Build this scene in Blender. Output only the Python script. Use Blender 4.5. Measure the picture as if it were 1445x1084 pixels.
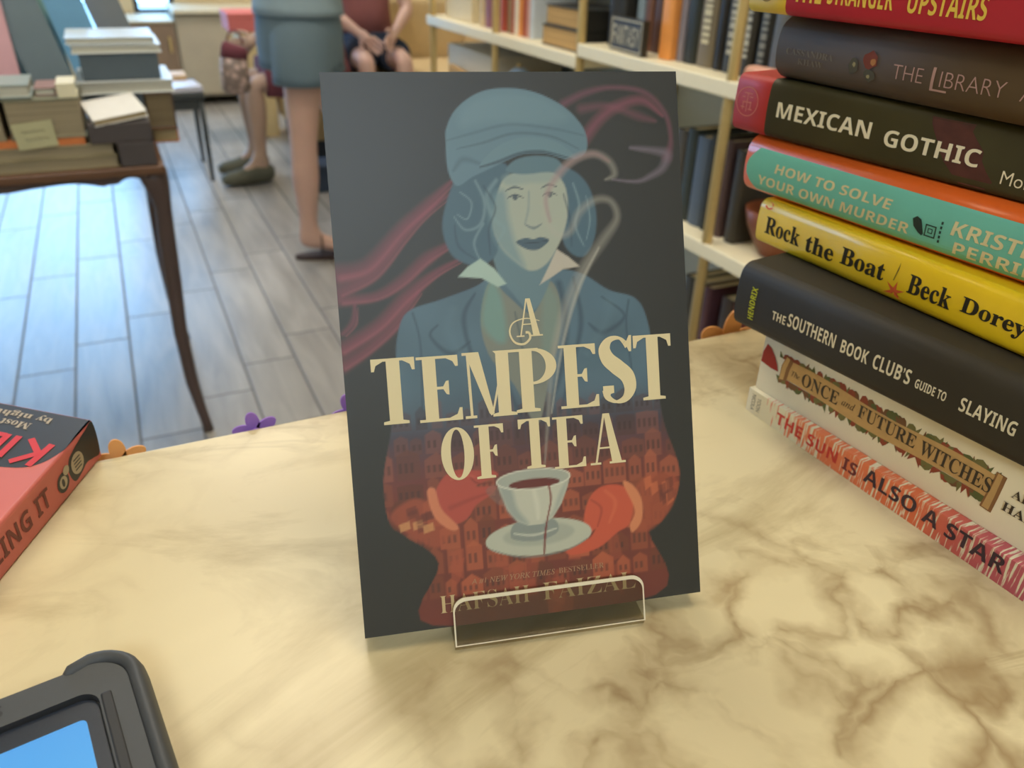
import bpy, bmesh, math, random
import numpy as np
from mathutils import Vector, Matrix

for o in list(bpy.data.objects):
    bpy.data.objects.remove(o)
S = bpy.context.scene
COL = S.collection
R = math.radians

# ------------------------------------------------------------------ camera
cam_d = bpy.data.cameras.new('camera')
cam_d.sensor_fit = 'HORIZONTAL'
cam_d.sensor_width = 36.0
cam_d.lens = 27.915
cam_d.clip_start = 0.01
cam_d.dof.use_dof = True
cam_d.dof.focus_distance = 0.315
cam_d.dof.aperture_fstop = 12.5
cam = bpy.data.objects.new('camera', cam_d)
COL.objects.link(cam)
PITCH, ROLL, HEAD = R(29.5504), R(1.8774), R(-26.0)
fwd = Vector((0, math.cos(PITCH), -math.sin(PITCH)))
upv = Vector((0, math.sin(PITCH), math.cos(PITCH)))
xv = Vector((1, 0, 0))
cx = xv * math.cos(ROLL) + upv * math.sin(ROLL)
cu = -xv * math.sin(ROLL) + upv * math.cos(ROLL)
m3 = Matrix((cx, cu, -fwd)).transposed()
cam.matrix_world = Matrix.Translation((0, 0, 1.1415)) @ (Matrix.Rotation(HEAD, 3, 'Z') @ m3).to_4x4()
S.camera = cam

# ------------------------------------------------------------------ world, exposure
S.view_settings.view_transform = 'Standard'
S.view_settings.look = 'None'
S.view_settings.gamma = 1.0
S.view_settings.use_curve_mapping = False
S.view_settings.exposure = 0.0
W = bpy.data.worlds.new('sky')
S.world = W
W.use_nodes = True
wn = W.node_tree.nodes
bg = wn['Background']
bg.inputs['Color'].default_value = (0.27, 0.58, 1.0, 1)
bg.inputs['Strength'].default_value = 9.5

CZ = 0.9            # counter top height
LAMP_COL = (1.0, 0.85, 0.60)


# ------------------------------------------------------------------ materials
def lin(c):
    return c / 12.92 if c <= 0.04045 else ((c + 0.055) / 1.055) ** 2.4


def rgb(r, g, b):
    return (lin(r / 255), lin(g / 255), lin(b / 255), 1)


_mats = {}


def pm(name, color, rough=0.5, metal=0.0, spec=0.4, var=0.06, scale=60.0, coat=0.0, bump=0.0):
    """principled material with a little procedural variation"""
    if name in _mats:
        return _mats[name]
    m = bpy.data.materials.new(name)
    m.use_nodes = True
    nt = m.node_tree
    b = nt.nodes['Principled BSDF']
    b.inputs['Roughness'].default_value = rough
    b.inputs['Metallic'].default_value = metal
    b.inputs['Specular IOR Level'].default_value = spec
    b.inputs['Coat Weight'].default_value = coat
    tc = nt.nodes.new('ShaderNodeTexCoord')
    nz = nt.nodes.new('ShaderNodeTexNoise')
    nz.inputs['Scale'].default_value = scale
    nz.inputs['Detail'].default_value = 3
    nt.links.new(tc.outputs['Object'], nz.inputs['Vector'])
    mx = nt.nodes.new('ShaderNodeMix')
    mx.data_type = 'RGBA'
    c = color
    mx.inputs[6].default_value = (c[0] * (1 - var), c[1] * (1 - var), c[2] * (1 - var), 1)
    mx.inputs[7].default_value = (min(1, c[0] * (1 + var)), min(1, c[1] * (1 + var)), min(1, c[2] * (1 + var)), 1)
    nt.links.new(nz.outputs['Fac'], mx.inputs[0])
    nt.links.new(mx.outputs[2], b.inputs['Base Color'])
    if bump:
        bp = nt.nodes.new('ShaderNodeBump')
        bp.inputs['Strength'].default_value = bump
        bp.inputs['Distance'].default_value = 0.001
        nt.links.new(nz.outputs['Fac'], bp.inputs['Height'])
        nt.links.new(bp.outputs['Normal'], b.inputs['Normal'])
    _mats[name] = m
    return m


def pages_mat(name, color, axis=2, freq=1400.0, dark=0.72):
    """paper edges: fine lines along the page stack"""
    if name in _mats:
        return _mats[name]
    m = pm(name, color, 0.8, spec=0.2, var=0.04)
    nt = m.node_tree
    b = nt.nodes['Principled BSDF']
    tc = nt.nodes.new('ShaderNodeTexCoord')
    mp = nt.nodes.new('ShaderNodeMapping')
    sc = [4.0, 4.0, 4.0]
    sc[axis] = freq
    mp.inputs['Scale'].default_value = sc
    nz = nt.nodes.new('ShaderNodeTexNoise')
    nz.inputs['Scale'].default_value = 1.0
    nz.inputs['Detail'].default_value = 1
    nt.links.new(tc.outputs['Object'], mp.inputs['Vector'])
    nt.links.new(mp.outputs['Vector'], nz.inputs['Vector'])
    rp = nt.nodes.new('ShaderNodeValToRGB')
    rp.color_ramp.elements[0].position = 0.35
    rp.color_ramp.elements[0].color = (color[0] * dark, color[1] * dark, color[2] * dark, 1)
    rp.color_ramp.elements[1].position = 0.62
    rp.color_ramp.elements[1].color = color
    nt.links.new(nz.outputs['Fac'], rp.inputs['Fac'])
    nt.links.new(rp.outputs['Color'], b.inputs['Base Color'])
    return m


def emis(name, color, strength):
    if name in _mats:
        return _mats[name]
    m = bpy.data.materials.new(name)
    m.use_nodes = True
    b = m.node_tree.nodes['Principled BSDF']
    b.inputs['Base Color'].default_value = (0.02, 0.02, 0.02, 1)
    b.inputs['Emission Color'].default_value = color
    b.inputs['Emission Strength'].default_value = strength
    b.inputs['Roughness'].default_value = 0.15
    _mats[name] = m
    return m


def glass_mat(name, tint=(1, 1, 1, 1), refl=0.1):
    m = bpy.data.materials.new(name)
    m.use_nodes = True
    nt = m.node_tree
    for n in list(nt.nodes):
        nt.nodes.remove(n)
    out = nt.nodes.new('ShaderNodeOutputMaterial')
    tr = nt.nodes.new('ShaderNodeBsdfTransparent')
    tr.inputs['Color'].default_value = tint
    gl = nt.nodes.new('ShaderNodeBsdfGlossy')
    gl.inputs['Roughness'].default_value = 0.03
    lw = nt.nodes.new('ShaderNodeLayerWeight')
    lw.inputs['Blend'].default_value = 0.5
    pw = nt.nodes.new('ShaderNodeMath')
    pw.operation = 'POWER'
    pw.inputs[1].default_value = 4.0
    nt.links.new(lw.outputs['Facing'], pw.inputs[0])
    fr = nt.nodes.new('ShaderNodeMath')
    fr.operation = 'MULTIPLY_ADD'
    fr.inputs[1].default_value = 0.5
    fr.inputs[2].default_value = refl * 0.5
    nt.links.new(pw.outputs[0], fr.inputs[0])
    mx = nt.nodes.new('ShaderNodeMixShader')
    nt.links.new(fr.outputs[0], mx.inputs['Fac'])
    nt.links.new(tr.outputs[0], mx.inputs[1])
    nt.links.new(gl.outputs[0], mx.inputs[2])
    nt.links.new(mx.outputs[0], out.inputs['Surface'])
    return m


# ------------------------------------------------------------------ mesh helpers
class MB:
    def __init__(self):
        self.bm = bmesh.new()
        self.mats = []

    def mi(self, m):
        if m not in self.mats:
            self.mats.append(m)
        return self.mats.index(m)

    def face(self, vs, m, smooth=False):
        try:
            f = self.bm.faces.new(vs)
        except ValueError:
            return None
        f.material_index = self.mi(m)
        f.smooth = smooth
        return f

    def poly(self, pts, m):
        return self.face([self.bm.verts.new(p) for p in pts], m)

    def box(self, x0, x1, y0, y1, z0, z1, m, bev=0.0, seg=2, M=None):
        t = bmesh.new()
        bmesh.ops.create_cube(t, size=1.0)
        for v in t.verts:
            v.co = Vector(((x0 + x1) / 2 + v.co.x * (x1 - x0), (y0 + y1) / 2 + v.co.y * (y1 - y0),
                           (z0 + z1) / 2 + v.co.z * (z1 - z0)))
        if bev:
            bmesh.ops.bevel(t, geom=list(t.edges), offset=bev, segments=seg, affect='EDGES', profile=0.5)
        self.add(t, m, M)

    def add(self, t, m, M=None, smooth=False):
        k = self.mi(m)
        mp = {}
        for v in t.verts:
            mp[v] = self.bm.verts.new(M @ v.co if M else v.co)
        for f in t.faces:
            try:
                g = self.bm.faces.new([mp[v] for v in f.verts])
            except ValueError:
                continue
            g.material_index = k
            g.smooth = smooth or f.smooth
        t.free()

    def prism(self, pts, h0, h1, m, fn=None, smooth=False, mcap=None):
        """2D outline pts (a,b) swept from h0 to h1; fn(a,b,h) -> point"""
        fn = fn or (lambda a, b, h: (a, b, h))
        A = [self.bm.verts.new(fn(a, b, h0)) for a, b in pts]
        B = [self.bm.verts.new(fn(a, b, h1)) for a, b in pts]
        n = len(pts)
        self.face(A[::-1], mcap or m)
        self.face(B, mcap or m)
        for i in range(n):
            j = (i + 1) % n
            self.face([A[i], A[j], B[j], B[i]], m, smooth)

    def tube(self, pts, rad, m, n=14, cap=True, smooth=True):
        """rad: list of r or (ra, rb)"""
        pts = [Vector(p) for p in pts]
        rings = []
        prev = None
        for i, p in enumerate(pts):
            a = pts[max(0, i - 1)]
            b = pts[min(len(pts) - 1, i + 1)]
            d = (b - a).normalized()
            if prev is None:
                u = d.cross(Vector((0, 0, 1))).normalized() if abs(d.z) < 0.9 else (Vector((1, 0, 0)) - d * d.x).normalized()
            else:
                u = (prev - d * prev.dot(d)).normalized()
            prev = u
            w = d.cross(u)
            r = rad[i] if isinstance(rad, (list, tuple)) else rad
            ra, rb = r if isinstance(r, (list, tuple)) else (r, r)
            rings.append([self.bm.verts.new(p + u * ra * math.cos(2 * math.pi * k / n) + w * rb * math.sin(2 * math.pi * k / n)) for k in range(n)])
        for i in range(len(rings) - 1):
            for k in range(n):
                j = (k + 1) % n
                self.face([rings[i][k], rings[i][j], rings[i + 1][j], rings[i + 1][k]], m, smooth)
        if cap:
            self.face(rings[0][::-1], m)
            self.face(rings[-1], m)

    def lathe(self, prof, m, n=32, c=(0, 0, 0), smooth=True):
        rings = []
        for r, z in prof:
            rings.append([self.bm.verts.new((c[0] + r * math.cos(2 * math.pi * k / n), c[1] + r * math.sin(2 * math.pi * k / n), c[2] + z)) for k in range(n)])
        for i in range(len(rings) - 1):
            for k in range(n):
                j = (k + 1) % n
                self.face([rings[i][k], rings[i][j], rings[i + 1][j], rings[i + 1][k]], m, smooth)
        self.face(rings[0][::-1], m)
        self.face(rings[-1], m)

    def build(self, name, parent=None, loc=None, rot=None, recalc=True):
        if recalc:
            bmesh.ops.recalc_face_normals(self.bm, faces=list(self.bm.faces))
        me = bpy.data.meshes.new(name)
        self.bm.to_mesh(me)
        self.bm.free()
        for m in self.mats:
            me.materials.append(m)
        o = bpy.data.objects.new(name, me)
        COL.objects.link(o)
        if parent:
            o.parent = parent
        if loc:
            o.location = loc
        if rot:
            o.rotation_euler = rot
        return o


def tag(o, label=None, cat=None, group=None, kind=None):
    if label:
        o['label'] = label
    if cat:
        o['category'] = cat
    if group:
        o['group'] = group
    if kind:
        o['kind'] = kind
    return o


def thing(name, label, cat, loc=(0, 0, 0), rz=0.0, group=None):
    o = bpy.data.objects.new(name, None)
    o.empty_display_size = 0.05
    COL.objects.link(o)
    o.location = loc
    o.rotation_euler = (0, 0, rz)
    return tag(o, label, cat, group)


def struct(name, mb):
    return tag(mb.build(name), kind='structure')


# ------------------------------------------------------------------ lettering
_txt = {}


def text_geo(s, offset=0.0):
    key = (s, offset)
    if key in _txt:
        return _txt[key]
    cu = bpy.data.curves.new('lettering', 'FONT')
    cu.body = s
    cu.offset = offset
    cu.resolution_u = 4
    o = bpy.data.objects.new('lettering', cu)
    COL.objects.link(o)
    dg = bpy.context.evaluated_depsgraph_get()
    dg.update()
    me = bpy.data.meshes.new_from_object(o.evaluated_get(dg))
    vs = [(v.co.x, v.co.y) for v in me.vertices]
    fs = [list(p.vertices) for p in me.polygons]
    bpy.data.objects.remove(o)
    bpy.data.curves.remove(cu)
    bpy.data.meshes.remove(me)
    x0, x1 = min(v[0] for v in vs), max(v[0] for v in vs)
    y0, y1 = min(v[1] for v in vs), max(v[1] for v in vs)
    vs = [((x - x0) / (x1 - x0), (y - y0) / (y1 - y0)) for x, y in vs]
    _txt[key] = (vs, fs)
    return _txt[key]


def serif(s):
    o = ''
    for ch in s:
        if 'A' <= ch <= 'Z':
            o += chr(0x1D400 + ord(ch) - 65)
        elif 'a' <= ch <= 'z':
            o += chr(0x1D41A + ord(ch) - 97)
        else:
            o += ch
    return o


def serif_i(s):
    o = ''
    for ch in s:
        if 'A' <= ch <= 'Z':
            o += chr(0x1D434 + ord(ch) - 65)
        elif ch == 'h':
            o += chr(0x210E)
        elif 'a' <= ch <= 'z':
            o += chr(0x1D44E + ord(ch) - 97)
        else:
            o += ch
    return o


def bold(s):
    o = ''
    for ch in s:
        if 'A' <= ch <= 'Z':
            o += chr(0x1D5D4 + ord(ch) - 65)
        elif 'a' <= ch <= 'z':
            o += chr(0x1D5EE + ord(ch) - 97)
        else:
            o += ch
    return o


def put_text(mb, s, u0, u1, v0, v1, m, fn, offset=0.0, shear=0.0, cuts=(), rot=0):
    """letters fitted into the rectangle u0..u1 x v0..v1 and laid on a surface by fn(u, v)"""
    vs, fs = text_geo(s, offset)
    t = bmesh.new()
    bv = []
    for x, y in vs:
        if rot == 90:      # reads upwards
            x, y = 1 - y, x
        elif rot == -90:   # reads downwards
            x, y = y, 1 - x
        elif rot == 180:
            x, y = 1 - x, 1 - y
        u = u0 + (u1 - u0) * x
        v = v0 + (v1 - v0) * y
        u += shear * (v - v0)
        bv.append(t.verts.new((u, v, 0)))
    for f in fs:
        try:
            t.faces.new([bv[i] for i in f])
        except ValueError:
            pass
    for c in cuts:
        bmesh.ops.bisect_plane(t, geom=list(t.verts) + list(t.edges) + list(t.faces), plane_co=(0, c, 0), plane_no=(0, 1, 0))
    for v in t.verts:
        v.co = Vector(fn(v.co.x, v.co.y))
    mb.add(t, m)


# ------------------------------------------------------------------ room
def floor_mat():
    m = bpy.data.materials.new('grey plank tiles')
    m.use_nodes = True
    nt = m.node_tree
    N = nt.nodes
    L = nt.links.new
    b = N['Principled BSDF']

    def mth(op, a, bb=None, c=None):
        n = N.new('ShaderNodeMath')
        n.operation = op
        for i, v in enumerate((a, bb, c)):
            if v is None:
                continue
            if isinstance(v, (int, float)):
                n.inputs[i].default_value = v
            else:
                L(v, n.inputs[i])
        return n.outputs[0]

    tc = N.new('ShaderNodeTexCoord')
    sx = N.new('ShaderNodeSeparateXYZ')
    L(tc.outputs['Object'], sx.inputs[0])
    wx, ly = 0.15, 0.787
    px = mth('DIVIDE', mth('ADD', sx.outputs[0], 0.11), wx)
    row = mth('FLOOR', px)
    fx = mth('FRACT', px)
    py = mth('DIVIDE', mth('SUBTRACT', sx.outputs[1], mth('ADD', mth('MULTIPLY', row, 0.157), 0.329)), ly)
    col = mth('FLOOR', py)
    fy = mth('FRACT', py)
    ex = mth('MULTIPLY', mth('MINIMUM', fx, mth('SUBTRACT', 1.0, fx)), wx)
    ey = mth('MULTIPLY', mth('MINIMUM', fy, mth('SUBTRACT', 1.0, fy)), ly)
    e = mth('MINIMUM', ex, ey)
    mr = N.new('ShaderNodeMapRange')
    mr.inputs['From Min'].default_value = 0.0018
    mr.inputs['From Max'].default_value = 0.0045
    L(e, mr.inputs['Value'])
    cmb = N.new('ShaderNodeCombineXYZ')
    L(row, cmb.inputs[0])
    L(col, cmb.inputs[1])
    wnz = N.new('ShaderNodeTexWhiteNoise')
    wnz.noise_dimensions = '2D'
    L(cmb.outputs[0], wnz.inputs['Vector'])
    mp = N.new('ShaderNodeMapping')
    mp.inputs['Scale'].default_value = (22, 2.6, 1)
    L(tc.outputs['Object'], mp.inputs['Vector'])
    va = N.new('ShaderNodeVectorMath')
    va.operation = 'ADD'
    vs = N.new('ShaderNodeVectorMath')
    vs.operation = 'SCALE'
    vs.inputs['Scale'].default_value = 20
    L(wnz.outputs['Color'], vs.inputs[0])
    L(mp.outputs[0], va.inputs[0])
    L(vs.outputs[0], va.inputs[1])
    nz = N.new('ShaderNodeTexNoise')
    nz.inputs['Scale'].default_value = 1.0
    nz.inputs['Detail'].default_value = 5
    nz.inputs['Distortion'].default_value = 0.7
    L(va.outputs[0], nz.inputs['Vector'])
    rp = N.new('ShaderNodeValToRGB')
    rp.color_ramp.elements[0].position = 0.25
    rp.color_ramp.elements[0].color = rgb(138, 134, 130)
    rp.color_ramp.elements[1].position = 0.72
    rp.color_ramp.elements[1].color = rgb(174, 170, 164)
    L(nz.outputs['Fac'], rp.inputs['Fac'])
    hs = N.new('ShaderNodeHueSaturation')
    L(rp.outputs['Color'], hs.inputs['Color'])
    L(mth('ADD', mth('MULTIPLY', wnz.outputs['Value'], 0.16), 0.92), hs.inputs['Value'])
    mx = N.new('ShaderNodeMix')
    mx.data_type = 'RGBA'
    mx.inputs[6].default_value = rgb(96, 92, 88)
    L(mr.outputs[0], mx.inputs[0])
    L(hs.outputs[0], mx.inputs[7])
    L(mx.outputs[2], b.inputs['Base Color'])
    rr = mth('ADD', mth('MULTIPLY', nz.outputs['Fac'], 0.10), 0.27)
    L(mth('ADD', rr, mth('MULTIPLY', mth('SUBTRACT', 1.0, mr.outputs[0]), 0.4)), b.inputs['Roughness'])
    b.inputs['Specular IOR Level'].default_value = 0.75
    bp = N.new('ShaderNodeBump')
    bp.inputs['Strength'].default_value = 0.4
    bp.inputs['Distance'].default_value = 0.002
    L(mr.outputs[0], bp.inputs['Height'])
    L(bp.outputs[0], b.inputs['Normal'])
    return m


def marble_mat():
    m = bpy.data.materials.new('cream veined marble')
    m.use_nodes = True
    nt = m.node_tree
    N = nt.nodes
    L = nt.links.new
    b = N['Principled BSDF']
    tc = N.new('ShaderNodeTexCoord')
    mp = N.new('ShaderNodeMapping')
    mp.inputs['Rotation'].default_value = (0, 0, R(-38))
    mp.inputs['Location'].default_value = MARBLE_SHIFT
    mp.inputs['Scale'].default_value = (7.0, 17.0, 1)
    L(tc.outputs['Object'], mp.inputs['Vector'])

    def noise(scale, detail, dist, rough=0.55, off=0.0):
        n = N.new('ShaderNodeTexNoise')
        n.inputs['Scale'].default_value = scale
        n.inputs['Detail'].default_value = detail
        n.inputs['Distortion'].default_value = dist
        n.inputs['Roughness'].default_value = rough
        a = N.new('ShaderNodeVectorMath')
        a.operation = 'ADD'
        a.inputs[1].default_value = (off, off * 0.7, 0)
        L(mp.outputs[0], a.inputs[0])
        L(a.outputs[0], n.inputs['Vector'])
        return n.outputs['Fac']

    def ramp(src, stops):
        r = N.new('ShaderNodeValToRGB')
        el = r.color_ramp.elements
        while len(el) < len(stops):
            el.new(0.5)
        for e_, (p_, c_) in zip(el, stops):
            e_.position = p_
            e_.color = c_
        L(src, r.inputs['Fac'])
        return r.outputs['Color']

    def mix(fac, a, bb, mode='MIX'):
        x = N.new('ShaderNodeMix')
        x.data_type = 'RGBA'
        x.blend_type = mode
        for i, v in ((0, fac), (6, a), (7, bb)):
            if isinstance(v, (tuple, float, int)):
                x.inputs[i].default_value = v
            else:
                L(v, x.inputs[i])
        return x.outputs[2]

    w, k = (1, 1, 1, 1), (0, 0, 0, 1)
    base = ramp(noise(0.5, 3, 0.3), [(0.3, rgb(204, 189, 151)), (0.7, rgb(221, 207, 168))])
    # broad smoky bands
    band = ramp(noise(0.55, 6, 1.6, 0.6, 3.1), [(0.50, k), (0.64, w)])
    c = mix(band, base, rgb(172, 154, 116))
    c = mix(0.7, base, c)
    # veins: thin level set of a distorted noise
    v1 = ramp(noise(0.42, 5, 2.2, 0.6, 9.7), [(0.46, k), (0.495, w), (0.505, w), (0.55, k)])
    mask = ramp(noise(0.35, 2, 0.5, 0.5, 5.3), [(0.47, k), (0.60, w)])
    vm = mix(1.0, v1, mask, 'MULTIPLY')
    c2 = mix(vm, c, rgb(128, 108, 76))
    c2 = mix(0.85, c, c2)
    # blotches of darker stone
    v2 = ramp(noise(1.3, 6, 1.2, 0.65, 14.0), [(0.56, k), (0.66, w)])
    mask2 = ramp(noise(0.30, 2, 0.6, 0.5, 21.0), [(0.50, k), (0.62, w)])
    vm2 = mix(1.0, v2, mask2, 'MULTIPLY')
    c3 = mix(vm2, c2, rgb(128, 106, 72))
    c3 = mix(0.85, c2, c3)
    # broken stone: warped cell edges gathered in loose drifts
    wp = N.new('ShaderNodeTexNoise')
    wp.inputs['Scale'].default_value = 24
    wp.inputs['Detail'].default_value = 4
    L(tc.outputs['Object'], wp.inputs['Vector'])
    wv_ = N.new('ShaderNodeVectorMath')
    wv_.operation = 'MULTIPLY_ADD'
    wv_.inputs[1].default_value = (0.06, 0.06, 0)
    L(wp.outputs['Color'], wv_.inputs[0])
    L(tc.outputs['Object'], wv_.inputs[2])
    vo = N.new('ShaderNodeTexVoronoi')
    vo.feature = 'DISTANCE_TO_EDGE'
    vo.inputs['Scale'].default_value = 30
    L(wv_.outputs[0], vo.inputs['Vector'])
    edge = ramp(vo.outputs['Distance'], [(0.0, (.9, .9, .9, 1)), (0.08, (.6, .6, .6, 1)), (0.26, k)])
    dn = N.new('ShaderNodeTexNoise')
    dn.inputs['Scale'].default_value = 9
    dn.inputs['Detail'].default_value = 5
    dn.inputs['Roughness'].default_value = 0.6
    L(wv_.outputs[0], dn.inputs['Vector'])
    drift = ramp(dn.outputs['Fac'], [(0.49, k), (0.60, w)])
    gr = N.new('ShaderNodeSeparateXYZ')
    L(tc.outputs['Object'], gr.inputs[0])
    gx = N.new('ShaderNodeMapRange')
    gx.inputs['From Min'].default_value = 0.02
    gx.inputs['From Max'].default_value = 0.10
    gx.inputs['To Min'].default_value = 0.25
    L(gr.outputs[0], gx.inputs['Value'])
    bm_ = mix(1.0, edge, drift, 'MULTIPLY')
    fac = N.new('ShaderNodeMath')
    fac.operation = 'MULTIPLY'
    L(bm_, fac.inputs[0])
    L(gx.outputs[0], fac.inputs[1])
    c3 = mix(fac.outputs[0], c3, rgb(146, 122, 86))
    L(c3, b.inputs['Base Color'])
    b.inputs['Roughness'].default_value = 0.32
    b.inputs['Specular IOR Level'].default_value = 0.35
    return m


MARBLE_SHIFT = (0.0, 0.0, 0.0)
M_floor = floor_mat()
M_wall = pm('cream wall paint', rgb(214, 198, 164), 0.8, var=0.03, scale=12)
M_ceil = pm('white ceiling paint', rgb(232, 226, 212), 0.9, var=0.02, scale=8)
M_trim = pm('pale painted trim', rgb(208, 200, 182), 0.5, var=0.03)
M_dkframe = pm('dark window frame', rgb(58, 62, 66), 0.45, var=0.05)
M_pane = glass_mat('window glass')
XL, XR, XA, YB, YF, ZC = -3.0, 1.44, 2.6, 6.9, -2.6, 2.8

mb = MB()
mb.box(XL - 0.1, XA + 0.1, YF - 0.1, YB + 0.1, -0.1, 0.0, M_floor)
struct('floor', mb)
mb = MB()
mb.box(XL - 0.1, XA + 0.1, YF - 0.1, YB + 0.1, ZC, ZC + 0.1, M_ceil)
struct('ceiling', mb)
mb = MB()
mb.box(XL - 0.1, XL, YF, YB, 0, ZC, M_wall)
struct('wall_left', mb)
mb = MB()
mb.box(XL, XA, YF - 0.1, YF, 0, ZC, M_wall)
struct('wall_front', mb)
mb = MB()
mb.box(XR, XR + 0.12, YF, 3.25, 0, ZC, M_wall)
mb.box(XR + 0.12, XA, 3.13, 3.25, 0, ZC, M_wall)
struct('wall_right', mb)
mb = MB()
mb.box(XA, XA + 0.1, 3.25, YB, 0, ZC, M_wall)
struct('wall_alcove', mb)
# back wall with two window openings
W1 = (-2.7, 0.02, 0.32, 2.35)
W2 = (0.22, 0.50, 0.55, 2.35)
mb = MB()
for x0, x1, z0, z1 in [(XL, W1[0], 0, ZC), (W1[1], W2[0], 0, ZC), (W2[1], XA, 0, ZC),
                       (W1[0], W1[1], 0, W1[2]), (W1[0], W1[1], W1[3], ZC), (W2[0], W2[1], 0, W2[2]), (W2[0], W2[1], W2[3], ZC)]:
    mb.box(x0, x1, YB, YB + 0.12, z0, z1, M_wall)
struct('wall_back', mb)


def window(n, w, mull):
    x0, x1, z0, z1 = w
    t = thing('window_%d' % n, None, None, (0, YB + 0.05, 0))
    tag(t, kind='structure')
    f = MB()
    fw = 0.035
    f.box(x0, x1, -0.03, 0.03, z0, z0 + fw, M_dkframe)
    f.box(x0, x1, -0.03, 0.03, z1 - fw, z1, M_dkframe)
    f.box(x0, x0 + fw, -0.03, 0.03, z0 + fw, z1 - fw, M_dkframe)
    f.box(x1 - fw, x1, -0.03, 0.03, z0 + fw, z1 - fw, M_dkframe)
    for x in mull:
        f.box(x - 0.02, x + 0.02, -0.03, 0.03, z0 + fw, z1 - fw, M_dkframe)
    tag(f.build('window_frame', t), kind='structure')
    g = MB()
    g.box(x0 + fw, x1 - fw, -0.003, 0.003, z0 + fw, z1 - fw, M_pane)
    tag(g.build('window_pane', t), kind='structure')
    pd = bpy.data.lights.new('daylight_portal', 'AREA')
    pd.shape = 'RECTANGLE'
    pd.size, pd.size_y = x1 - x0, z1 - z0
    pd.cycles.is_portal = True
    po = bpy.data.objects.new('daylight_portal', pd)
    COL.objects.link(po)
    po.location = ((x0 + x1) / 2, YB + 0.125, (z0 + z1) / 2)
    po.rotation_euler = (R(-90), 0, 0)


window(1, W1, (-1.8, -0.9))
window(2, W2, ())  # narrow window stands in for a bright blue monitor screen
mb = MB()
mb.box(-6, 6, YB + 0.12, YB + 9, -0.12, -0.02, pm('pavement outside', rgb(170, 165, 158), 0.9))
struct('ground', mb)
mb = MB()
mb.box(W1[0], W1[1], YB - 0.02, YB, 0.0, 0.1, M_trim)
struct('baseboard_back', mb)


# ------------------------------------------------------------------ ceiling lights (they light the room)
def ceiling_light(label, x, y, size, power, color):
    t = thing('ceiling_light', label, 'light', (x, y, ZC), group='ceiling light panels')
    f = MB()
    h = size / 2
    for a in ((-h - .03, h + .03, -h - .03, -h), (-h - .03, h + .03, h, h + .03), (-h - .03, -h, -h, h), (h, h + .03, -h, h)):
        f.box(a[0], a[1], a[2], a[3], -0.03, 0, M_trim)
    f.build('frame', t)
    d = MB()
    d.box(-h, h, -h, h, -0.02, -0.002, emis('lamp diffuser %s' % (color,), (*color, 1), power * 0.25))
    d.build('diffuser', t)
    ld = bpy.data.lights.new('lamp', 'AREA')
    ld.shape = 'SQUARE'
    ld.size = size
    ld.energy = power
    ld.color = color
    lo = bpy.data.objects.new('lamp', ld)
    COL.objects.link(lo)
    lo.parent = t
    lo.location = (0, 0, -0.035)
    return t


ceiling_light('square warm ceiling panel above the marble counter', 0.55, 0.20, 0.6, 9.2, LAMP_COL)
ceiling_light('square warm ceiling panel left of the marble counter', -0.9, 0.35, 0.6, 4, LAMP_COL)
ceiling_light('added square cool white fill panel behind the photographer', -0.65, -1.8, 0.9, 28, (0.72, 0.87, 1.0))  # unseen panel, added to lay a cool sheen on the standing cover
ceiling_light('square warm ceiling panel above the bookshelf aisle', 0.25, 1.7, 0.6, 18, (1.0, 0.90, 0.72))
ceiling_light('square ceiling panel above the person in shorts', 0.3, 3.5, 0.6, 18, (1.0, 0.96, 0.90))
ceiling_light('square ceiling panel above the sofa', 1.3, 5.4, 0.6, 30, (1.0, 0.92, 0.80))

# ------------------------------------------------------------------ counter
M_marble = marble_mat()
M_counter = pm('painted counter body', rgb(196, 188, 170), 0.6)
ct = thing('counter', 'counter with a cream veined marble top holding the books', 'counter', (0, 0, 0))
mb = MB()
mb.box(-0.8, 1.0, -0.32, 0.392, CZ - 0.03, CZ, M_marble, bev=0.002)
mb.build('countertop', ct)
mb = MB()
mb.box(-0.76, 0.96, -0.28, 0.352, 0, CZ - 0.03, M_counter)
mb.build('body', ct)


# paper flowers stuck to the far edge of the counter
def paper_flower(label, x, z, r, mat, ang0, petals=5):
    t = thing('paper_flower', label, 'decoration', (x, 0.396, z), group='paper flowers on the counter edge')
    p = MB()
    for k in range(petals):
        a = ang0 + 2 * math.pi * k / petals
        pts = []
        for q in range(20):
            s = q / 20 * 2 * math.pi
            lx, ly = math.cos(s) * r * 0.5 + r * 0.52, math.sin(s) * r * 0.30
            pts.append((lx * math.cos(a) - ly * math.sin(a), lx * math.sin(a) + ly * math.cos(a)))
        off = 0.0012 * (k % 2)
        p.prism(pts, off, off + 0.0010, mat, fn=lambda a_, b_, h: (a_, 0.001 + h, b_))
    p.build('petals', t)
    c = MB()
    c.prism([(math.cos(q / 14 * 6.283) * r * 0.2, math.sin(q / 14 * 6.283) * r * 0.2) for q in range(14)], -0.0035, 0.0, mat, fn=lambda a_, b_, h: (a_, h + 0.003 - 0.0005, b_))
    c.build('center', t)


M_purp = pm('purple paper', rgb(160, 118, 208), 0.6)
M_orange = pm('orange paper', rgb(240, 172, 104), 0.6)
paper_flower('purple paper flower on the counter edge between the red book and the standing book', 0.035, 0.8945, 0.0125, M_purp, R(100))
paper_flower('purple paper flower peeking over the counter edge beside the standing book', 0.0915, 0.8925, 0.0150, M_purp, R(112))
paper_flower('orange paper flower peeking over the counter edge behind the red book', -0.0345, 0.893, 0.0135, M_orange, R(95))
paper_flower('orange paper flower below the black hardback of the tall stack', 0.366, 0.888, 0.026, M_orange, R(80))


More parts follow.
